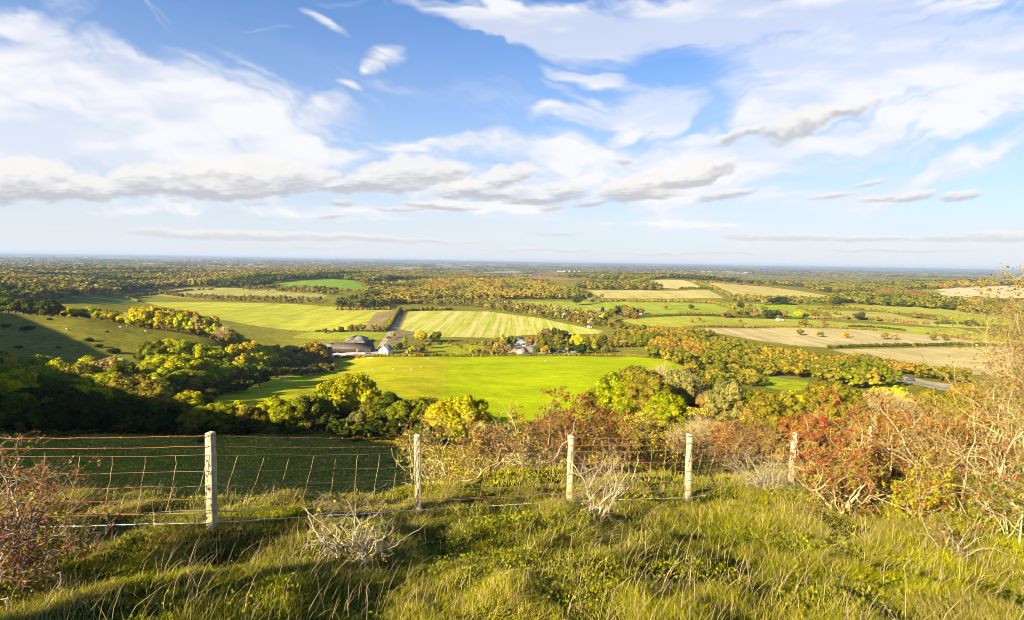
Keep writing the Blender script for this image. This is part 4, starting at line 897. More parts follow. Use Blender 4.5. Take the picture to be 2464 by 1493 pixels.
gable('field_shelter','white field shelter beside the dark green row of trees','shelter',1434,831,4.6,3.2,2.6,3.2,R(-10),M_white,M_white,door=(0,1.2,2,'f'))
gable('shed','small white shed on the village lawn','shed',1541,758,4,3,2.4,3.2,R(0),M_white,M_white,door=(0,1,1.9,'f'))
gable('shed','white shed at the foot of the clump of round trees','shed',1876,772,9,5,2.8,4,R(5),M_white,M_fibre,door=(0,2,2.2,'f'))
gable('barn','tiny white barn at the top of the green hill field','barn',781,671,9,8,4,7.5,R(20),M_white,M_white,door=(0,2,2.6,'f'))
for k, (px, D, L) in enumerate(((1701,8000,150),(1758,8100,240),(1815,8050,290))):
    gable('warehouse', ('short','middle','longest')[k]+' white warehouse in the line far out on the plain','warehouse',px,0,L,60,9,12,0,M_fibre,M_white,group='white warehouses on the plain',depth=D,door=(0,8,8,'f'))
for k, (px, D) in enumerate(((1345,6100),(1352,6150),(1360,6080),(1371,6200),(1383,6120),(1392,6180))):
    gable('far_house', f'{ORD[k]} from the west in the cluster of far village houses on the plain','house',px,0,34,16,16,26,R(20*k),M_white,M_tile,group='far village houses',depth=D,door=(0,2,3,'f'))
# ---------------------------------------------------------------- vehicles
m_, nt, out = mat('car_paint'); b_ = N(nt, 'ShaderNodeBsdfPrincipled'); oi = N(nt, 'ShaderNodeObjectInfo'); nt.links.new(oi.outputs['Color'], b_.inputs['Base Color']); b_.inputs['Roughness'].default_value = .3; b_.inputs['Coat Weight'].default_value = .5; nt.links.new(b_.outputs[0], out.inputs[0]); M_paint = m_
def loft(S, secs, c=(1,1,1)):
    """closed hull through cross-sections of equal vertex count"""
    k = len(secs[0]); V = np.concatenate(secs); qs = []
    for s in range(len(secs)-1):
        for i in range(k): j = (i+1) % k; qs.append((s*k+i, s*k+j, (s+1)*k+j, (s+1)*k+i))
    for base, rev in ((0, True), ((len(secs)-1)*k, False)):
        for i in range(1, k-2, 2): q = (base, base+i, base+i+1, base+i+2); qs.append(q[::-1] if rev else q)
    S.q(V, qs, c)
def carmeshes():
    S = Soup(); prof = [(-2.1,.32,.62,.70),(-2.0,.28,.78,.82),(-1.0,.26,.92,.86),(.9,.26,.94,.86),(1.7,.28,.98,.84),(2.1,.34,.86,.76)]
    loft(S, [np.array([(x,-w_,z0),(x,w_,z0),(x,w_*1.02,(z0+z1)/2),(x,w_*.93,z1),(x,-w_*.93,z1),(x,-w_*1.02,(z0+z1)/2)]) for x, z0, z1, w_ in prof])
    bx(S, -.45, 1.35, -.62, .62, 1.40, 1.46)
    body = S.mesh('car_body', True)
    S = Soup(); loft(S, [np.array([(x,-w_,.90),(x,w_,.90),(x,w_*.96,(.9+z1)/2),(x,w_*.82,z1),(x,-w_*.82,z1),(x,-w_*.96,(.9+z1)/2)]) for x, z1, w_ in ((-1.15,.96,.78),(-.5,1.40,.76),(1.3,1.40,.76),(1.95,1.0,.72))])
    win = S.mesh('car_windows')
    S = Soup(); th = np.arange(12)*2*math.pi/12
    V = np.r_[np.c_[.32*np.cos(th), np.full(12,-.1), .32*np.sin(th)], np.c_[.32*np.cos(th), np.full(12,.1), .32*np.sin(th)]]; i = np.arange(12); j = (i+1)%12
    S.q(V, np.c_[i,j,j+12,i+12], (1,1,1)); S.q(V, [(0,1,2,3),(0,3,4,5),(0,5,6,7),(0,7,8,9),(0,9,10,11)], (1,1,1)); S.q(V, [(12,15,14,13),(12,17,16,15),(12,19,18,17),(12,21,20,19),(12,23,22,21)], (1,1,1))
    return body, win, S.mesh('wheel')
CB, CW, CWH = carmeshes()
def car(label, px, py, rz, col, group=None, sc=1.0, lift=0):
    p = ground_at(px, py); e = empty('car', (p[0], p[1], p[2]+lift), rz, sc); tag(e, label, 'car', group)
    b = put('body', CB, M_paint, e); b.color = (*col, 1); put('windows', CW, M_win, e)
    for x in (-1.35, 1.35):
        for y in (-.78, .78): put('wheel', CWH, M_rub, e, (x, y, .32))
CC = [((.8,.8,.8),'white'),((.55,.57,.6),'silver'),((.05,.08,.25),'navy'),((.35,.03,.03),'red'),((.8,.8,.78),'cream'),((.04,.04,.04),'black'),((.3,.32,.34),'grey')]
row = [('northern',823,(1262,1268)), ('upper',825.5,(1248,1252.5,1257,1261.5,1266,1270.5)),('middle',829,(1243,1248,1253,1258,1263,1268.5)),('lower',833,(1246,1252,1258.5,1265))]
for nm, y, xs in row:
    for i, x in enumerate(xs):
        c, w_ = CC[(i*3+len(nm)) % 7] if i % 2 else CC[0]
        car(f'{w_} car, {ORD[i]} from the workshop in the {nm} row of the yard', x, y, R(80+r_.normal()*6), c, 'cars packed in the yard', 1.05)
for i, (x, y) in enumerate(((1288,846),(1296,848),(1305,845),(1316,849),(1325,846),(1338,846),(1347,848),(1357,847),(1368,849))):
    c, w_ = CC[(i*2) % 7]; car(f'{w_} car, {ORD[i]} from the workshops in the line under the tall trees', x, y, R(20+40*r_.random()), c, 'cars under the tall trees', 1.05)
car('white van-like car parked in the barn yard beside the hedge', 873, 853.5, R(5), (.85,.85,.85), None, 1.25)
car('pinkish red car parked just beyond the white one in the barn yard', 884, 851.5, R(20), (.5,.25,.22), None, 1.1)
car('dark blue car on the motorway in the gap between the golden trees', 2190, 917, R(-33), (.03,.05,.14), None, 1.15, .3)
car('silver car on the motorway behind the dark blue one', 2132, 905, R(-33), (.6,.6,.62), None, 1.1, .3)
# ---------------------------------------------------------------- farm clutter
def trough(label, px, py, L, rz, m=None):
    p = ground_at(px, py); S = Soup(); bx(S, -L/2, L/2, -.5, -.42, .12, .62); bx(S, -L/2, L/2, .42, .5, .12, .62); bx(S, -L/2, -L/2+.08, -.42, .42, .12, .62); bx(S, L/2-.08, L/2, -.42, .42, .12, .62); bx(S, -L/2+.08, L/2-.08, -.42, .42, .14, .2)
    for s in (-1,1): bx(S, s*L*.35-.08, s*L*.35+.08, -.48, .48, -.1, .12)
    o = simple('feed_trough', S, m or M_white, None, (p[0], p[1], p[2])); o.rotation_euler = (0,0,rz); tag(o, label, 'trough'); return o
trough('long pale feed trough at the top edge of the sheep pasture', 891, 862.5, 5.2, 0)
trough('pale trailer-like trough below the barn yard hedge', 834, 861.5, 4, R(8))
trough('grey water trough at the pasture corner by the divider fence', 1031, 864, 2.4, 0, M_grey)
trough('grey cattle feeder alone in the bright green meadow', 1314, 870, 2.8, R(20), M_grey)
for k, (px, py) in enumerate(((670,910),(680,914),(692,915))): trough(('westernmost','middle','easternmost')[k]+' of three pale troughs in the shaded end of the pasture', px, py, 2.6, R(-12+8*k))
def sheepmesh():
    S = Soup(); V0, F0 = ICO[1]; r = np.random.default_rng(5)
    V = V0*np.array([.62,.30,.32])*(1+.05*r.normal(size=(42,1)))+np.array([0,0,.62]); S.t(V, F0, (.62,.57,.46))
    S.t(V0*np.array([.16,.10,.11])+np.array([.72,0,.80]), F0, (.45,.38,.30)); tube(S, (.5,0,.7), (.68,0,.8), .15, .1, (.62,.57,.46), 6)
    for x in (-.4,.38):
        for y in (-.15,.15): tube(S, (x,y,-.02), (x,y,.45), .035, .06, (.2,.16,.12), 5)
    for s in (-1,1): S.t(V0*np.array([.03,.07,.03])+np.array([.64,s*.13,.86]), F0, (.4,.33,.26))
    return S.mesh('sheep', True)
m_, nt, out = mat('fleece'); b_ = N(nt, 'ShaderNodeBsdfDiffuse'); at_ = N(nt, 'ShaderNodeAttribute', attribute_name='col'); nt.links.new(at_.outputs[0], b_.inputs[0]); nt.links.new(b_.outputs[0], out.inputs[0]); M_fleece = m_
SH = sheepmesh()
SHP = [(896,892,'upper of the close pair of sheep in the middle of the pasture'),(901,897,'lower of the close pair of sheep in the middle of the pasture'),(946,891,'white sheep alone just east of the close pair'),(989,892,'white sheep halfway between the pair and the divider fence'),(1012,885,'white sheep nearest the divider fence in the pasture'),(860,864,'white sheep under the hedge below the barn yard'),
  (742,876,'sheep at the edge of the long tree shadow in the pasture'),(725,880,'sheep inside the long tree shadow in the pasture'),(160,795,'white sheep highest up on the shaded slope'),(290,790,'white sheep by the sunlit terraces of the shaded slope'),(305,786,'white sheep above the sunlit terraces of the shaded slope'),(350,800,'white sheep lowest on the shaded slope'),
  (2330,770,'white sheep at the west of the small flock by the long wood'),(2345,772,'white sheep in the middle of the small flock by the long wood'),(2356,769,'white sheep at the east of the small flock by the long wood')]
for px, py, lb in SHP:
    p = ground_at(px, py); o = put('sheep', SH, M_fleece, None, (p[0], p[1], p[2])); o.rotation_euler = (0,0,r_.random()*6.28); o.scale = (1.25,)*3; tag(o, lb, 'sheep', 'sheep grazing the fields')
# ---------------------------------------------------------------- divider fence in the meadow, rail fence by the belt, poles
def postfence(label, pix, step, h, name='field_fence', r=.07):
    P = wpoly(pix); e = empty(name, (P[0][0], P[0][1], P[0][2])); tag(e, label, 'fence'); o0 = np.array(P[0]); W = Soup(); prev = None
    for a, b in zip(P[:-1], P[1:]):
        n_ = max(1, int(np.hypot(*(b-a)[:2])/step))
        for k in range(n_ + (b is P[-1])):
            q_ = a+(b-a)*k/n_; z = float(height(q_[0], q_[1])); q_ = np.array([q_[0], q_[1], z])-o0
            S = Soup(); tube(S, q_-[0,0,.2], q_+[0,0,h], r, r*.9, (1,1,1), 6); S.t(np.r_[[q_+[0,0,h+.03]], [q_+[r,0,h],q_+[0,r,h],q_+[-r,0,h],q_+[0,-r,h]]], [(0,1,2),(0,2,3),(0,3,4),(0,4,1)], (1,1,1))
            simple('post', S, M_pole, e)
            if prev is not None:
                for f in (.35,.65,.95): tube(W, prev+[0,0,h*f], q_+[0,0,h*f], .02, .02, (1,1,1), 3)
            prev = q_
    simple('wire', W, M_grey, e)
postfence('post and wire fence dividing the sheep pasture from the bright meadow', [(1073,859),(1072,884),(1070,905),(1067,950)], 7, 1.25)
postfence('pale rail fence between the golden belt and the paddock strip', [(1737,893),(1800,902),(1850,909),(1945,921)], 6, 1.2)
for k, (px, py) in enumerate(((1046,842),(1140,838))):
    p = ground_at(px, py); e = empty('telegraph_pole', (p[0],p[1],p[2])); tag(e, ('wooden telegraph pole behind the cottage garden','wooden telegraph pole on the lawn before the striped field')[k], 'telegraph pole')
    S = Soup(); tube(S, (0,0,-.3), (0,0,8), .15, .10, (1,1,1), 7); simple('pole', S, M_pole, e)
    S = Soup(); bx(S, -.9, .9, -.16, -.1, 7.4, 7.52); simple('crossarm', S, M_pole, e)
# ---------------------------------------------------------------- the wire fence in front
m_, nt, out = mat('weathered_oak'); b_ = N(nt, 'ShaderNodeBsdfPrincipled'); b_.inputs['Roughness'].default_value = .85
tc = N(nt, 'ShaderNodeTexCoord'); mp = N(nt, 'ShaderNodeMapping'); nt.links.new(tc.outputs['Object'], mp.inputs[0]); mp.inputs['Scale'].default_value = (1, 1, .06)
f_ = noise(nt, mp.outputs[0], 60, 7, .7); f2 = noise(nt, tc.outputs['Object'], 5, 4)
c_ = mixc(nt, 1, ramp(nt, f_, [(.32, (.18,.12,.06)), (.45, (.50,.41,.25)), (.75, (.70,.60,.41))]), ramp(nt, f2, [(.3, (.66,.62,.48)), (.6, (1,1,1))]), 'MULTIPLY')
nt.links.new(c_, b_.inputs['Base Color']); bp = N(nt, 'ShaderNodeBump'); bp.inputs['Strength'].default_value = .7; bp.inputs['Distance'].default_value = .01; nt.links.new(f_, bp.inputs['Height']); nt.links.new(bp.outputs[0], b_.inputs['Normal'])
nt.links.new(b_.outputs[0], out.inputs[0]); M_post = m_
def wiremat(name, a, b, sc, lo, hi):
    m, nt, out = mat(name); b_ = N(nt, 'ShaderNodeBsdfPrincipled'); b_.inputs['Roughness'].default_value = .6; g_ = N(nt, 'ShaderNodeNewGeometry')
    nt.links.new(ramp(nt, noise(nt, g_.outputs['Position'], sc, 4, .7), [(lo, a), (hi, b)]), b_.inputs['Base Color']); b_.inputs['Metallic'].default_value = .15
    nt.links.new(b_.outputs[0], out.inputs[0]); return m
M_rust = wiremat('rusted_wire', (.36,.11,.03), (.50,.26,.12), 1.2, .45, .7); M_zinc = wiremat('galvanised_wire', (.55,.52,.45), (.8,.78,.74), 1.5, .4, .6); M_mix = wiremat('part_rusted_wire', (.34,.14,.045), (.44,.34,.22), .35, .46, .62)
PB = [(-210,1300,1042),(510,1272,1045),(1006,1240,1049),(1370,1216,1050),(1655,1208,1048),(1902,1172,1042),(2092,1150,1029),(2352,1128,1018),(2650,1120,1010)]
posts = []
for px, yb, yt in PB:
    # where the sight line to the post foot meets the slope
    d = ray(px, yb); Y = 7.
    for _ in range(30):
        x = d[0]*Y/d[1]; z = EYE[2]+d[2]*Y/d[1]; Y *= 1+.5*(z-float(height(x, Y)))/max(EYE[2]-z, .5)
    lim = {2352: 14.2, 2650: 15.5, 2092: 13.4, -210: 5.6}.get(px)
    if lim: Y = lim
    x = d[0]*Y/d[1]; z = float(height(x, Y)); h = 1.2
    for _ in range(6): h += (proj((x, Y, z+h))[1]-yt)/F_PX*Y
    posts.append((x, Y, z, float(np.clip(h, 1.05, 1.45))))
print('posts', [(round(a,2),round(b,2),round(c,2),round(d_,2)) for a,b,c,d_ in posts])
fe = empty('wire_fence', posts[1][:3]); tag(fe, 'wooden post fence of rusted barbed wire and square netting across the grass slope', 'fence')
FO = np.array(posts[1][:3]); rp = np.random.default_rng(21)
tops = []
for k, (x, y, z, h) in enumerate(posts):
    S = Soup(); w_ = .042+.005*rp.random(); lean = rp.normal(size=2)*.02; 
    if k == 7: lean = np.array([-.10, .02])
    n_ = 9; th = np.array([45,135,225,315])*math.pi/180+R(12)*rp.normal(); rings = []
    for i in range(n_):
        t = i/(n_-1); zz = -.3+t*(h+.3); c = np.array([lean[0]*zz, lean[1]*zz, zz]); ww = w_*(1.06-.1*t)*(1+rp.normal()*.02)
        ring = []
        for a in th:
            for da in (-.10, .10): ring.append(c+np.array([math.cos(a+da), math.sin(a+da), 0])*ww*1.35*(1+rp.normal()*.02)+np.array([0,0,rp.normal()*.004 if i == n_-1 else 0]))
        rings.append(np.array(ring))
    rings.append(np.array([(p-rings[-1].mean(0))*.8+rings[-1].mean(0)+[0,0,.012+rp.normal()*.004] for p in rings[-1]]))
    loft(S, rings); o = simple('fence_post', S, M_post, fe, (x-FO[0], y-FO[1], z-FO[2]))
    tops.append(lambda hh, k=k, x=x, y=y, z=z, l=lean: np.array([x+l[0]*hh, y+l[1]*hh-.062, z+hh])-FO)
def strand(pts, rad, S, sides=4):
    for a, b in zip(pts[:-1], pts[1:]): tube(S, a, b, rad, rad, (1,1,1), sides)
def run(hf, sag, jit, k0=0, k1=None, n=14):
    """points of one wire through all the posts at a fraction of their height"""
    P = []
    for k in range(k0, (k1 or len(posts))-1):
        a = tops[k](posts[k][3]*hf); b = tops[k+1](posts[k+1][3]*hf)
        for i in range(n):
            t = i/n; p = a+(b-a)*t; p = p-np.array([0,0,sag*4*t*(1-t)])+rp.normal(size=3)*jit*(0 if i == 0 else 1); P.append(p)
    P.append(tops[(k1 or len(posts))-1](posts[(k1 or len(posts))-1][3]*hf)); return P
def barbed(hf, m, sag=.02, rad=.0038):
    S = Soup(); P = run(hf, sag, .003, n=18); strand(P, rad, S)
    acc = 0
    for a, b in zip(P[:-1], P[1:]):
        L = np.linalg.norm(b-a); acc += L
        if acc > .11:
            acc = 0
            for s in range(2):
                d = unit(rp.normal(size=3)); tube(S, (a+b)/2-d*.016, (a+b)/2+d*.016, .0028, .0016, (1,1,1), 3)
    simple('barbed_wire', S, m, fe)
barbed(.992, M_rust); barbed(.885, M_rust); barbed(.19, M_mix, .0); barbed(.085, M_zinc, .0, .0045)
S = Soup(); NH = (.795,.625,.475,.34,.215)
rows = []
for i, f in enumerate(NH):
    P = run(f, .012, .006, n=9); strand(P, .0034, S, 3); rows.append(P)
nv = len(rows[0])
for i in range(nv):
    # uprights drift sideways as the netting has slumped
    prev = None
    for j in range(len(NH)):
        sh = -.16*(j/4)*(1.0+.4*math.sin(i*.7))
        idx = min(max(i+sh*3.2, 0), nv-1.001); a = int(idx); p = rows[j][a]*(1-(idx-a))+rows[j][a+1]*(idx-a)
        if prev is not None:
            mpt = (prev+p)/2+rp.normal(size=3)*.006; tube(S, prev, mpt, .0034, .0034, (1,1,1), 3); tube(S, mpt, p, .0034, .0034, (1,1,1), 3)
        prev = p
simple('wire_netting', S, M_mix, fe)
# ---------------------------------------------------------------- thorn bushes
def grow(seed, H, Rd, stems, seg, rad, levels=4, up=.25, jit=.35, spawn=.42, lean=(0,0), maxseg=9000, sub=(.45,.75), env=None, starts=None):
    r = np.random.default_rng(seed); segs = []; tips = []
    stack = []
    for s in range(stems):
        a = r.random()*6.28; p = np.array([math.cos(a)*Rd*.12, math.sin(a)*Rd*.12, -.05]); d = unit(np.array([math.cos(a)*.55+lean[0], math.sin(a)*.55+lean[1], 1.]))
        stack.append((p, d, H*(.75+.35*r.random()), rad*(.7+.5*r.random()), 0))
    while stack and len(segs) < maxseg:
        i = r.integers(len(stack)) if len(stack) > 3 else len(stack)-1
        p, d, L, ra, lv = stack.pop(int(i)); n_ = max(2, int(L/seg)); r0 = ra
        for k in range(n_):
            d = unit(d+r.normal(size=3)*jit*(.6 if lv == 0 else 1)+np.array([lean[0]*.08, lean[1]*.08, up*.15]))
            q = p+d*seg; r1 = max(ra*(1-(k+1)/n_*.75), rad*.07)
            e = ((q[0]-lean[0]*q[2]*.5)/Rd)**2+((q[1]-lean[1]*q[2]*.5)/Rd)**2+((q[2]-H*.5)/(H*.56))**2
            if lv > 0 and e > 1.0+.5*r.random(): break
            if q[2] < .02 and lv > 0: break
            segs.append((p, q, r0, r1, lv)); r0 = r1; p = q
            if lv < levels-1 and r.random() < spawn*(1.25 if lv else 1) and k > (n_*.12 if lv == 0 else 0):
                nd = unit(d*.35+unit(r.normal(size=3))*1.0+np.array([0,0,.12]))
                stack.append((q, nd, L*(sub[0]+(sub[1]-sub[0])*r.random())*(1-k/n_*.35)*.8, r1*.6, lv+1))
        tips.append(p)
    return segs, tips
def segs_mesh(name, segs, sides=3):
    p0 = np.array([s[0] for s in segs]); p1 = np.array([s[1] for s in segs]); r0 = np.array([s[2] for s in segs]); r1 = np.array([s[3] for s in segs]); n_ = len(segs)
    d = unit(p1-p0); a = unit(np.cross(d, np.array([.31,.52,.79]))); b = np.cross(d, a); Vs = []
    for P, rr_ in ((p0, r0), (p1+d*.002, r1)):
        for s in range(sides):
            t = s*2*math.pi/sides; Vs.append(P+(a*math.cos(t)+b*math.sin(t))*rr_[:,None])
    V = np.stack(Vs, 1).reshape(-1,3); base = np.arange(n_)[:,None]*2*sides; Q_ = []
    for s in range(sides): t = (s+1)%sides; Q_.append(np.concatenate([base+s, base+t, base+sides+t, base+sides+s], 1))
    rg = np.random.default_rng(1); lv = np.array([s[4] for s in segs])
    col = np.repeat(np.clip(1+rg.normal(size=(n_,1))*.14, .5, 1.5)*np.array([[1,1,1]]), 1, 0)
    return mesh_np(name, V, np.concatenate(Q_), None, {'col': ('FACE', np.tile(col, (sides,1)))})
TW = leafmat('twig_bark', .0); M_berry = None
m_, nt, out = mat('haw_berry'); b_ = N(nt, 'ShaderNodeBsdfPrincipled'); b_.inputs['Roughness'].default_value = .35; at_ = N(nt, 'ShaderNodeAttribute', attribute_name='col'); nt.links.new(at_.outputs[0], b_.inputs['Base Color']); nt.links.new(b_.outputs[0], out.inputs[0]); M_berry = m_
LEAF2 = leafmat('small_leaves', .35)
BC = {'grey':(.36,.27,.20),'pale':(.44,.36,.26),'lichen':(.48,.42,.20),'brown':(.26,.17,.10),'tan':(.50,.37,.20),'dark':(.13,.09,.06)}
def bush(label, px, D, H, Rd, seed, bark='grey', stems=7, seg=.09, rad=.02, nleaf=0, leafc=('olive',), leafs=.02, nberry=0, bs=.010, lean=(0,0), maxseg=7000, levels=4, spawn=.42, jit=.35, up=.25, name='hawthorn_bush', cat='bush', berryzone=None, leafzone=None, at=None, twig_only=False):
    p = at_depth(px, D) if at is None else np.array(at)
    segs, tips = grow(seed, H, Rd, stems, seg, rad, levels, up, jit, spawn, lean, maxseg)
    e = empty(name, (p[0], p[1], p[2]-.03)); tag(e, label, cat)
    b = put('branches', segs_mesh('branches', segs), TW, e); b.color = (*BC[bark], 1)
    r = np.random.default_rng(seed+9); fine = [s for s in segs if s[4] >= 2] or segs; F1 = np.array([s[1] for s in fine])
    if nleaf:
        w_ = np.ones(len(F1)) if leafzone is None else np.clip(leafzone(F1/np.array([Rd,Rd,H])), .02, 1)
        P = F1[r.choice(len(F1), nleaf, p=w_/w_.sum())]+r.normal(size=(nleaf,3))*leafs*1.3
        n_ = unit(r.normal(size=(nleaf,3))+np.array([-.3,-.2,.5])); V, Q_ = leaf_quads(P, n_, leafs*(.55+.7*r.random(nleaf)), r)
        cs = np.array([PAL[leafc[int(i)]] for i in r.integers(len(leafc), size=nleaf)])
        o = put('leaves', mesh_np('leaves', V, Q_, None, {'col': ('FACE', np.clip(cs*tint(r, nleaf, .5, .12), .01, .9))}), LEAF2, e)
    if nberry:
        w_ = np.ones(len(F1)) if berryzone is None else np.clip(berryzone(F1/np.array([Rd,Rd,H])), .01, 1)
        cl = F1[r.choice(len(F1), nberry//4+1, p=w_/w_.sum())]; P = np.repeat(cl, 4, 0)[:nberry]+r.normal(size=(nberry,3))*bs*1.8-np.array([0,0,bs])
        O = np.array([(1,0,0),(-1,0,0),(0,1,0),(0,-1,0),(0,0,1),(0,0,-1)])*bs; V = (P[:,None]+O[None]).reshape(-1,3)
        f0 = np.array([(0,2,4),(2,1,4),(1,3,4),(3,0,4),(2,0,5),(1,2,5),(3,1,5),(0,3,5)]); Tt = (np.arange(nberry)[:,None,None]*6+f0[None]).reshape(-1,3)
        cb = np.repeat(np.array([(.27,.012,.005)])*(1+r.normal(size=(nberry,1))*.25), 8, 0)
        o = put('berries', mesh_np('berries', V, None, Tt, {'col': ('FACE', np.clip(cb, .003, .9))}, True), M_berry, e); o['kind'] = 'stuff'
    return e
def near_at(px, py): return ground_at(px, py, 2.0)
# the hawthorn at the picture's edge, this side of the fence
bush('dense hawthorn with grey twigs and red berries this side of the netting', 0, 0, 1.22, .88, 31, 'grey', 16, .055, .016, 4200, ('brown','olive','russet'), .010, 1900, .0075, (.22,.05), 15000, 5, .5, .36, .2, at=near_at(-20, 1400))
bush('long thorny hawthorn spray reaching out over the netting', 0, 0, 1.5, 1.5, 37, 'grey', 3, .06, .014, 350, ('russet','olive'), .011, 260, .0085, (.75,.1), 1500, 4, .34, .22, .1, at=near_at(40, 1330), name='hawthorn_spray')
bush('small bleached lichen-covered thorn bush alone in the grass', 0, 0, .80, .50, 41, 'pale', 15, .045, .013, 90, ('lime','orange'), .012, 0, .01, (.05,0), 3600, 4, .46, .38, .15, at=near_at(850, 1335), name='thorn_bush')
bush('tall bleached thorn bush with a ragged spire between the middle posts', 0, 0, 1.3, .42, 43, 'pale', 9, .055, .013, 150, ('lime','olive'), .012, 20, .009, (0,0), 4200, 4, .44, .3, .35, at=near_at(1430, 1240), name='thorn_bush')
bush('low sprawl of dead grey thorn twigs behind the netting', 0, 0, .95, .85, 47, 'pale', 14, .045, .010, 60, ('olive',), .012, 0, .01, (-.15,0), 5200, 4, .46, .36, .1, at=near_at(1838, 1178), name='thorn_bush')
x_, y_ = -5.3, 1.1  # unseen bush added out of view to shade the near left grass
bush("low hawthorn on the near slope just outside the picture", 0, 0, 1.25, 1.1, 300, 'grey', 8, .09, .02, 6000, ('olive','green','brown'), .03, 0, .01, (0,0), 3500, 5, .5, .36, .25, at=(x_, y_, float(height(x_, y_))))
# the hawthorns on the slope beyond the fence
rb = np.random.default_rng(77)
BEH = [(1058,11.6,2.25,1.0,'lichen','thorn bush with yellow lichen on its trunks just behind the second post',('olive','brown','yellow'),1600,150),
 (1180,12.6,2.1,.95,'tan','twiggy thorn with a stout split trunk behind the netting',('olive','brown','russet'),1600,260),
 (1262,14.0,2.6,1.0,'lichen','lichen-yellow thorn with a forked trunk deeper in the thicket',('olive','yellow','brown'),1500,200),
 (1310,13.0,2.3,1.1,'grey','tall thorn full of red haws in the middle of the thicket',('brown','olive','russet','olive'),3000,900),
 (1395,14.6,2.6,1.3,'tan','broad haw-laden thorn behind the third post',('brown','olive','russet','olive'),3600,1100),
 (1465,13.4,2.3,1.0,'brown','low brown thorn bush between the third and fourth posts',('brown','olive','russet'),2600,420),
 (1530,15.0,2.5,1.15,'tan','thorn tree on a single pale trunk between the third and fourth posts',('russet','olive','brown'),2600,480),
 (1605,16.0,2.6,1.2,'brown','dark shaded thorn bush just left behind the fourth post',('brown','dark','russet'),2600,160),
 (1700,17.5,2.6,1.3,'tan','russet thorn bush behind the netting by the fourth post',('brown','olive','russet'),2600,480),
 (1790,18.5,2.7,1.4,'brown','dark-based thorn bush under the golden belt',('brown','russet','dark'),2400,350),
 (1340,18.5,2.4,1.5,'tan','pale-tipped thorn bush at the back of the thicket',('brown','olive','russet','olive'),2000,600),
 (1480,19.5,2.6,1.6,'tan','reddish thorn bush at the back of the thicket by the meadow',('brown','olive','russet','olive'),2400,700),
 (1235,17.0,2.2,1.1,'grey','open grey thorn bush at the thicket edge by the yellow tree',('brown','pale'),1000,120)]
for k, (px, D, H, Rd, bk, lb, lc, nl_, nb) in enumerate(BEH):
    bush(lb, px, D, H*(.78+.12*rb.random()), Rd*.9, 100+k, bk, 6 if k not in (6,) else 2, .085, .030, int(nl_*.75), lc, .021, int(nb*1.2), .0125, (rb.normal()*.06,0), 4200, 5, .48, .36, .3, leafzone=lambda q: q[:,2], berryzone=lambda q: q[:,2]**2)
# the tangle at the far end of the fence
bush('big hawthorn loaded with red haws in front of the fifth post', 2005, 8.6, 2.15, .72, 201, 'tan', 5, .065, .030, 7000, ('olive','brown','olive','green','gold'), .012, 3400, .0105, (-.02,0), 9000, 5, .5, .34, .35, berryzone=lambda q: q[:,2]**1.5+.1)
bush('small yellow-leaved shrub beside the big haw-laden bush', 2215, 7.9, 1.15, .42, 203, 'tan', 7, .05, .012, 4200, ('yellow','lime','olive','olive'), .012, 420, .010, (-.12,0), 3500, 4, .5, .34, .35)
bush('tangle of arching bare thorn stems with scattered haws', 2330, 7.9, 1.85, 1.05, 205, 'tan', 9, .08, .020, 2400, ('brown','olive','brown'), .012, 800, .0095, (-.05,0), 6500, 5, .44, .32, .1)
bush('bare spreading thorn with long pale branches over the leaning post', 2490, 9.2, 2.2, 1.3, 207, 'lichen', 9, .09, .022, 2600, ('olive','brown'), .013, 600, .010, (-.18,0), 5000, 5, .44, .3, .1)
bush('tall bare-topped shrub of upright pale twigs at the end of the fence', 2440, 11.0, 4.15, 1.45, 209, 'tan', 22, .10, .017, 9000, ('olive','gold','olive','brown'), .017, 250, .011, (0,0), 15000, 5, .46, .26, .8, name='bare_shrub')
bush('russet-leaved bush glowing behind the tall bare shrub', 2450, 12.5, 3.0, 1.6, 211, 'brown', 8, .10, .026, 9500, ('russet','orange','brown','gold'), .036, 600, .018, (0,0), 6000, 5, .48, .34, .3)
bush('tawny thorn thicket behind the tangle of arching stems', 2230, 12.0, 2.0, 1.3, 213, 'tan', 9, .10, .024, 3800, ('brown','russet','olive'), .026, 900, .016, (0,0), 8000, 5, .48, .36, .2)
bush('low bramble-brown thorn beside the hidden post', 2110, 10.8, 1.45, .8, 215, 'tan', 8, .08, .020, 3000, ('brown','russet','olive'), .022, 700, .014, (0,0), 5500, 5, .48, .36, .2)
bush('thin pale thorn spray poking out of the grass by the tangle', 2270, 6.6, .75, .5, 217, 'pale', 7, .05, .010, 150, ('olive','russet'), .014, 60, .010, (.1,0), 1800, 4, .42, .34, .15, name='thorn_bush')
bush('low thorn sprawl with yellow lichen at the end of the grass', 2440, 6.9, 1.1, .9, 219, 'lichen', 8, .065, .013, 900, ('olive','green'), .015, 150, .011, (0,0), 3600, 5, .44, .34, .15, name='thorn_bush')
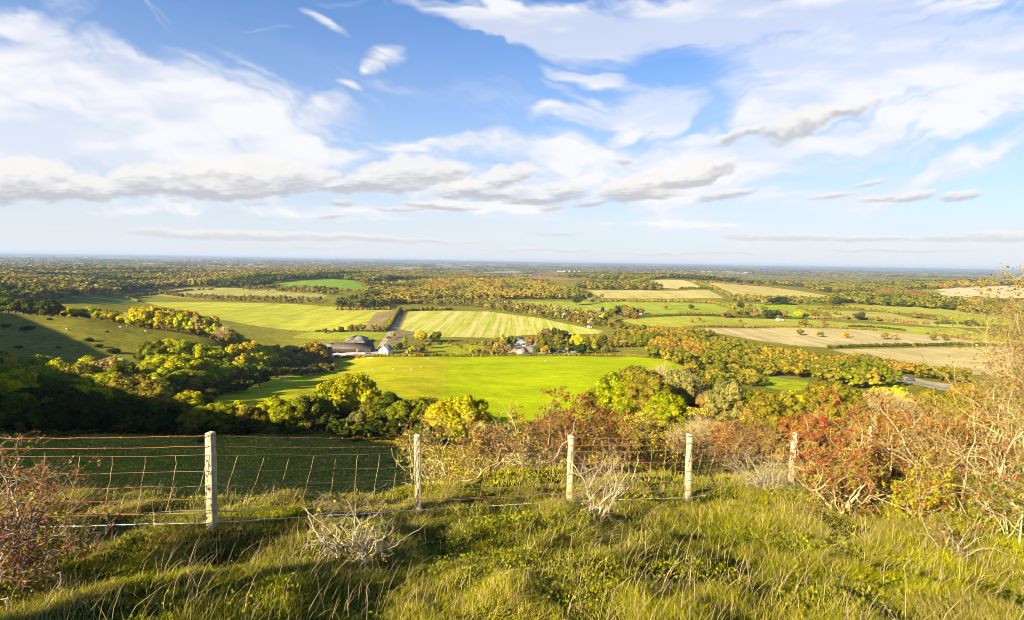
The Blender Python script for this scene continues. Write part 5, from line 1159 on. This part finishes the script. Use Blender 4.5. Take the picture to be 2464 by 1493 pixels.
# scrub on the shoulder of the hill: leafy domes and brown masses
SCR = [(1745,58,5.0,'grey','olive','rounded grey-olive shrub on the shoulder'),(1860,45,4.4,'olive','olive','olive shrub in front of the paddock strip'),(1600,56,3.4,'fresh','fresh','fresh green shrub glowing behind the thorns'),(1985,60,6.0,'olive','lime','tall olive shrub beneath the motorway gap'),
 (1930,40,3.0,'russet','x','rust-brown shrub low on the shoulder'),(2080,38,3.4,'brown','x','brown scrub dome above the big haws'),(2170,34,3.2,'russet','x','russet scrub dome behind the tangle'),(2260,30,3.0,'brown','x','tawny scrub dome behind the tangle'),(2140,62,5.5,'pale','x','straw-coloured bare tree below the motorway'),(2070,75,6.0,'olive','x','olive shrub at the motorway bank'),(2250,66,5.2,'olive','x','olive shrub on the bank below the motorway'),(2340,52,4.5,'olive','x','olive shrub right behind the tall bare shrub'),
 (1480,98,8.5,'fresh','x','big fresh green shrub at the meadow edge'),(1420,108,8.0,'olive','x','olive shrub beside the big fresh one'),(1540,100,8.6,'olive','x','tall olive scrub tree at the top of the shoulder'),(1590,104,9.2,'pale','x','pale twiggy scrub tree at the top of the shoulder'),(1635,110,9,'pale','x','second pale twiggy scrub tree nearer the paddock'),(1680,116,8.3,'olive','x','dark-sided scrub tree near the paddock strip'),(1725,120,7.5,'olive','x','small olive scrub tree near the paddock strip'),
 (1560,84,6.0,'olive','x','olive shrub under the pale scrub trees'),(1625,90,6.5,'grey','x','grey shrub under the pale scrub trees'),(1510,88,6.0,'fresh','x','fresh green shrub under the tall olive scrub tree'),(1770,95,6.0,'green','x','green shrub below the paddock strip'),(1820,100,6.5,'olive','x','broad olive shrub below the paddock strip'),(1790,120,6.5,'gold','x','golden shrub below the paddock strip'),(1700,80,3.2,'brown','x','small brown thorn on the pale shoulder'),
 (1690,38,2.4,'pale','x','cream seed-headed shrub behind the fourth post'),(1660,30,2.2,'pale','x','cream twiggy shrub nearest the fourth post'),(1760,30,2.4,'russet','x','rust shrub behind the dark-based thorn'),(1840,27,2.2,'brown','x','low brown shrub behind the fifth post'),(1900,90,6.0,'lime','x','lime shrub just below the paddock strip'),(1400,70,3.0,'brown','x','brown shrub behind the haw thicket'),(2020,100,8,'gold','x','golden tree at the corner below the motorway'),(1960,98,7.5,'olive','x','olive tree at the corner below the motorway'),(2130,100,8,'lime','x','lime tree under the motorway cars'),(2320,110,8,'gold','x','golden tree hidden behind the tall bare shrub')]
for k, (px, D, H, cn, _, lb) in enumerate(SCR):
    p = at_depth(px, D); sty = 'bare' if cn == 'pale' else 'dome' if k % 3 else 'thicket'; lod = 0 if H/D*569 > 24 else 1
    crown, trunk = proto(sty, lod, k % 3); e = empty('shrub', (p[0], p[1], p[2]-.25), k*1.7); hw = H*(.95+.25*((k*7)%5)/5); e.scale = (hw, hw, H)
    c = put('crown', crown, LEAF, e); c.color = (*np.array(PAL[cn])*1.0, 1); put('stems', trunk, BARKM, e); tag(e, lb, 'shrub')
# dark bushes dotted on the shaded slope and meadow
DOT = [(15,788,6),(65,795,8),(120,770,4),(215,822,6),(238,836,5),(255,768,6),(275,850,7),(330,862,5),(350,845,3),(140,838,3),(45,838,4),(100,758,9),(170,762,5),(300,765,5),(395,790,3),(258,800,3),(487,1064,1.8),(690,1056,1.2),(860,1062,1.4)]
for k, (px, py, H) in enumerate(DOT):
    p = ground_at(px, py); crown, trunk = proto('dome', 2, k % 4); o = put('gorse_bush', crown, LEAF); o.location = (p[0], p[1], p[2]-.3); hw = H*(.85 if k < 16 else 1.2); o.scale = (hw, hw, H*.42 if k < 16 else H*.7); o.color = (*np.array(PAL[('dark' if k != 11 else 'brown') if k < 16 else 'olive'])*.8, 1)
    tag(o, f"dark low bush, {ordw(k%16+1)} in the scatter over the {'shaded spur' if k < 16 else 'meadow just behind the netting'}", 'bush', 'dark bushes on the shaded slopes')
# ---------------------------------------------------------------- grass
def blades(n, x, y, z, h, wd, bend, col, r, curl=1.0):
    """each blade: two bent quads and a tip, in one soup"""
    a = r.random(n)*6.28; sx, sy = np.cos(a)*wd, np.sin(a)*wd
    P = []
    for t, wf in ((0, 1), (.4, .85), (.75, .55)):
        cx = x+bend[:,0]*h*t**1.7; cy = y+bend[:,1]*h*t**1.7; cz = z+h*t*(1-.25*curl*t*np.hypot(bend[:,0], bend[:,1]))
        P += [np.c_[cx-sx*wf, cy-sy*wf, cz], np.c_[cx+sx*wf, cy+sy*wf, cz]]
    cx = x+bend[:,0]*h; cy = y+bend[:,1]*h; cz = z+h*(1-.25*curl*np.hypot(bend[:,0], bend[:,1]))*.97
    P.append(np.c_[cx, cy, cz]); V = np.stack(P, 1).reshape(-1,3); b = np.arange(n)[:,None]*7
    Q_ = np.concatenate([b+[0,1,3,2], b+[2,3,5,4]]); T_ = b+[4,5,6]
    return V, Q_, T_, np.concatenate([col, col, col])
GRASSM = leafmat('grass_blades', .35)
def grassfield(name, label, n, sampler, hfun, wfun, seed, straw, kind='stuff'):
    r = np.random.default_rng(seed); x, y = sampler(n, r); z = height(x, y)-.01; n = len(x); d = np.hypot(x, y)
    cl = fbm(x*1.7+3, y*1.7, 3); cl2 = fbm(x*.45+60, y*.45+8, 4); tuft = vnoise(x*5, y*5)
    s_ = (r.random(n) < straw(x, y, cl2))
    h = hfun(x, y, cl, tuft, r)*(.45+.75*r.random(n)); h = np.where(s_, h*1.15, h)
    wind = np.array([.62, .30]); ba = vnoise(x*.8+9, y*.8)*6.28
    k_ = (.1+.9*vnoise(x*.9+70, y*.9+70)**1.5)[:, None]
    bend = wind[None]*k_*.95+np.c_[np.cos(ba), np.sin(ba)]*.45+r.normal(size=(n,2))*.52
    g1 = np.array((.13,.155,.007)); g2 = np.array((.44,.41,.008)); g3 = np.array((.54,.42,.15)); g4 = np.array((.32,.27,.06))
    t = np.clip(cl2*2.2-.75+(cl-.5)*1.2+r.normal(size=n)*.22, 0, 1)[:,None]; col = g1*(1-t)+g2*t
    st = (g3*(.7+.5*r.random((n,1))))*(r.random((n,1)) > .35)+0; st = np.where(st.sum(1, keepdims=True) > 0, st, g4)
    th_ = sstep(.52, .70, vnoise(x*.55+33, y*.8+12)+(cl-.5)*.6)[:,None]*.6; col = col*(1-th_)+np.array((.32,.26,.06))*th_
    col = np.where(s_[:,None], st, col)*(1+r.normal(size=(n,1))*.26); col = np.clip(col, .01, .9)
    V, Q_, T_, C_ = blades(n, x, y, z, h, wfun(d)*np.where(s_, .75, 1.), bend, col, r)
    o = put(name, mesh_np(name, V, Q_, T_, {'col': ('FACE', C_)}), GRASSM); tag(o, label, kind=kind); return o
def wedge(y0, y1, pw, ax=1.02, lim=None):
    def f(n, r):
        y = (y0**pw+(y1**pw-y0**pw)*r.random(n))**(1/pw); x = (r.random(n)*2-1)*y*ax
        return (x, y) if lim is None else (lambda m: (x[m], y[m]))(lim(x, y))
    return f
def strw(x, y, c): return np.clip(.14+.5*(vnoise(x*.7+20, y*.7+3)-.38)+.08*(x > 0), .04, .5)
grassfield('grass', 'long green and straw-coloured grass blowing over the near slope', 520000, wedge(2.6, 10.5, 1.25), lambda x, y, c, t, r: .035+.26*np.clip(c-.28, 0, 1)*(.3+1.1*t), lambda d: .0009+.00036*d, 5, strw)
grassfield('grass', 'rougher grass about the fence line and on the shoulder behind it', 120000, wedge(9.5, 26, 1.0, 1.0, lambda x, y: (x > -1.0-.05*y) | (y < 13)), lambda x, y, c, t, r: .06+.24*np.clip(c-.2,0,1)*(.5+t), lambda d: .0012+.0006*d, 6, lambda x, y, c: np.clip(.25+.5*(vnoise(x*.4+20, y*.4+3)-.35), .1, .6))
# low broad-leaved herbs in the sward
rh = np.random.default_rng(15); yy = 2.7+9*rh.random(60000)**1.1; xx = (rh.random(60000)*2-1)*yy; kk = rh.random(60000) < np.clip(vnoise(xx*1.3+90, yy*1.3)*2-.7, 0, 1); xx, yy = xx[kk], yy[kk]; n = len(xx)
Pn = np.c_[xx, yy, height(xx, yy)+.02+.12*rh.random(n)*vnoise(xx*2, yy*2)]; V, Q_ = leaf_quads(Pn, unit(rh.normal(size=(n,3))*.6+np.array([-.3,-.2,1])), .0045+.0012*np.hypot(xx, yy)*(.6+.8*rh.random(n)), rh)
o = put('ground_cover', mesh_np('ground_cover', V, Q_, None, {'col': ('FACE', np.clip(np.array((.24,.25,.012))*tint(rh, n, .5, .15), .01, .9))}), GRASSM); tag(o, 'small green herb leaves low down among the grass', kind='stuff')
# dry stalks standing above the sward
def stalks(n, r): y = 2.8+8*r.random(n)**1.2; return (r.random(n)*2-1)*y*1.0, y
rs = np.random.default_rng(8); x, y = stalks(5200, rs); n = len(x); cx_ = vnoise(x*.9+5, y*.9); k = rs.random(n) < cx_*1.1; x, y = x[k], y[k]; n = len(x); z = height(x, y)
h = .16+.22*rs.random(n); bend = np.c_[.30+rs.normal(size=n)*.35, .08+rs.normal(size=n)*.3]
V, Q_, T_, C_ = blades(n, x, y, z, h, 0.0011+.00022*np.hypot(x, y), bend, np.array((.52,.38,.22))*(.6+.6*rs.random((n,1))), rs, .8)
o = put('grass_stalks', mesh_np('grass_stalks', V, Q_, T_, {'col': ('FACE', C_)}), GRASSM); tag(o, 'thin pinkish-brown dry stalks sticking up above the grass', kind='stuff')
# tussocks on the shaded meadow and the shoulder
def msamp(n, r):
    y = 26+110*r.random(n)**.8; x = (r.random(n)*2.1-1.05)*y*.95; return x, y
rg_ = grassfield('rough_grass', 'coarse tussocky turf on the meadow and shoulder below the fence', 90000, msamp, lambda x, y, c, t, r: .10+.45*np.clip(c-.35, 0, 1)*(.4+t), lambda d: .004+.00075*d, 12, lambda x, y, c: np.clip(.25+.6*(vnoise(x*.08, y*.2)-.3), .1, .6))
rg_.color = (2.3, 1.75, 1.2, 1)
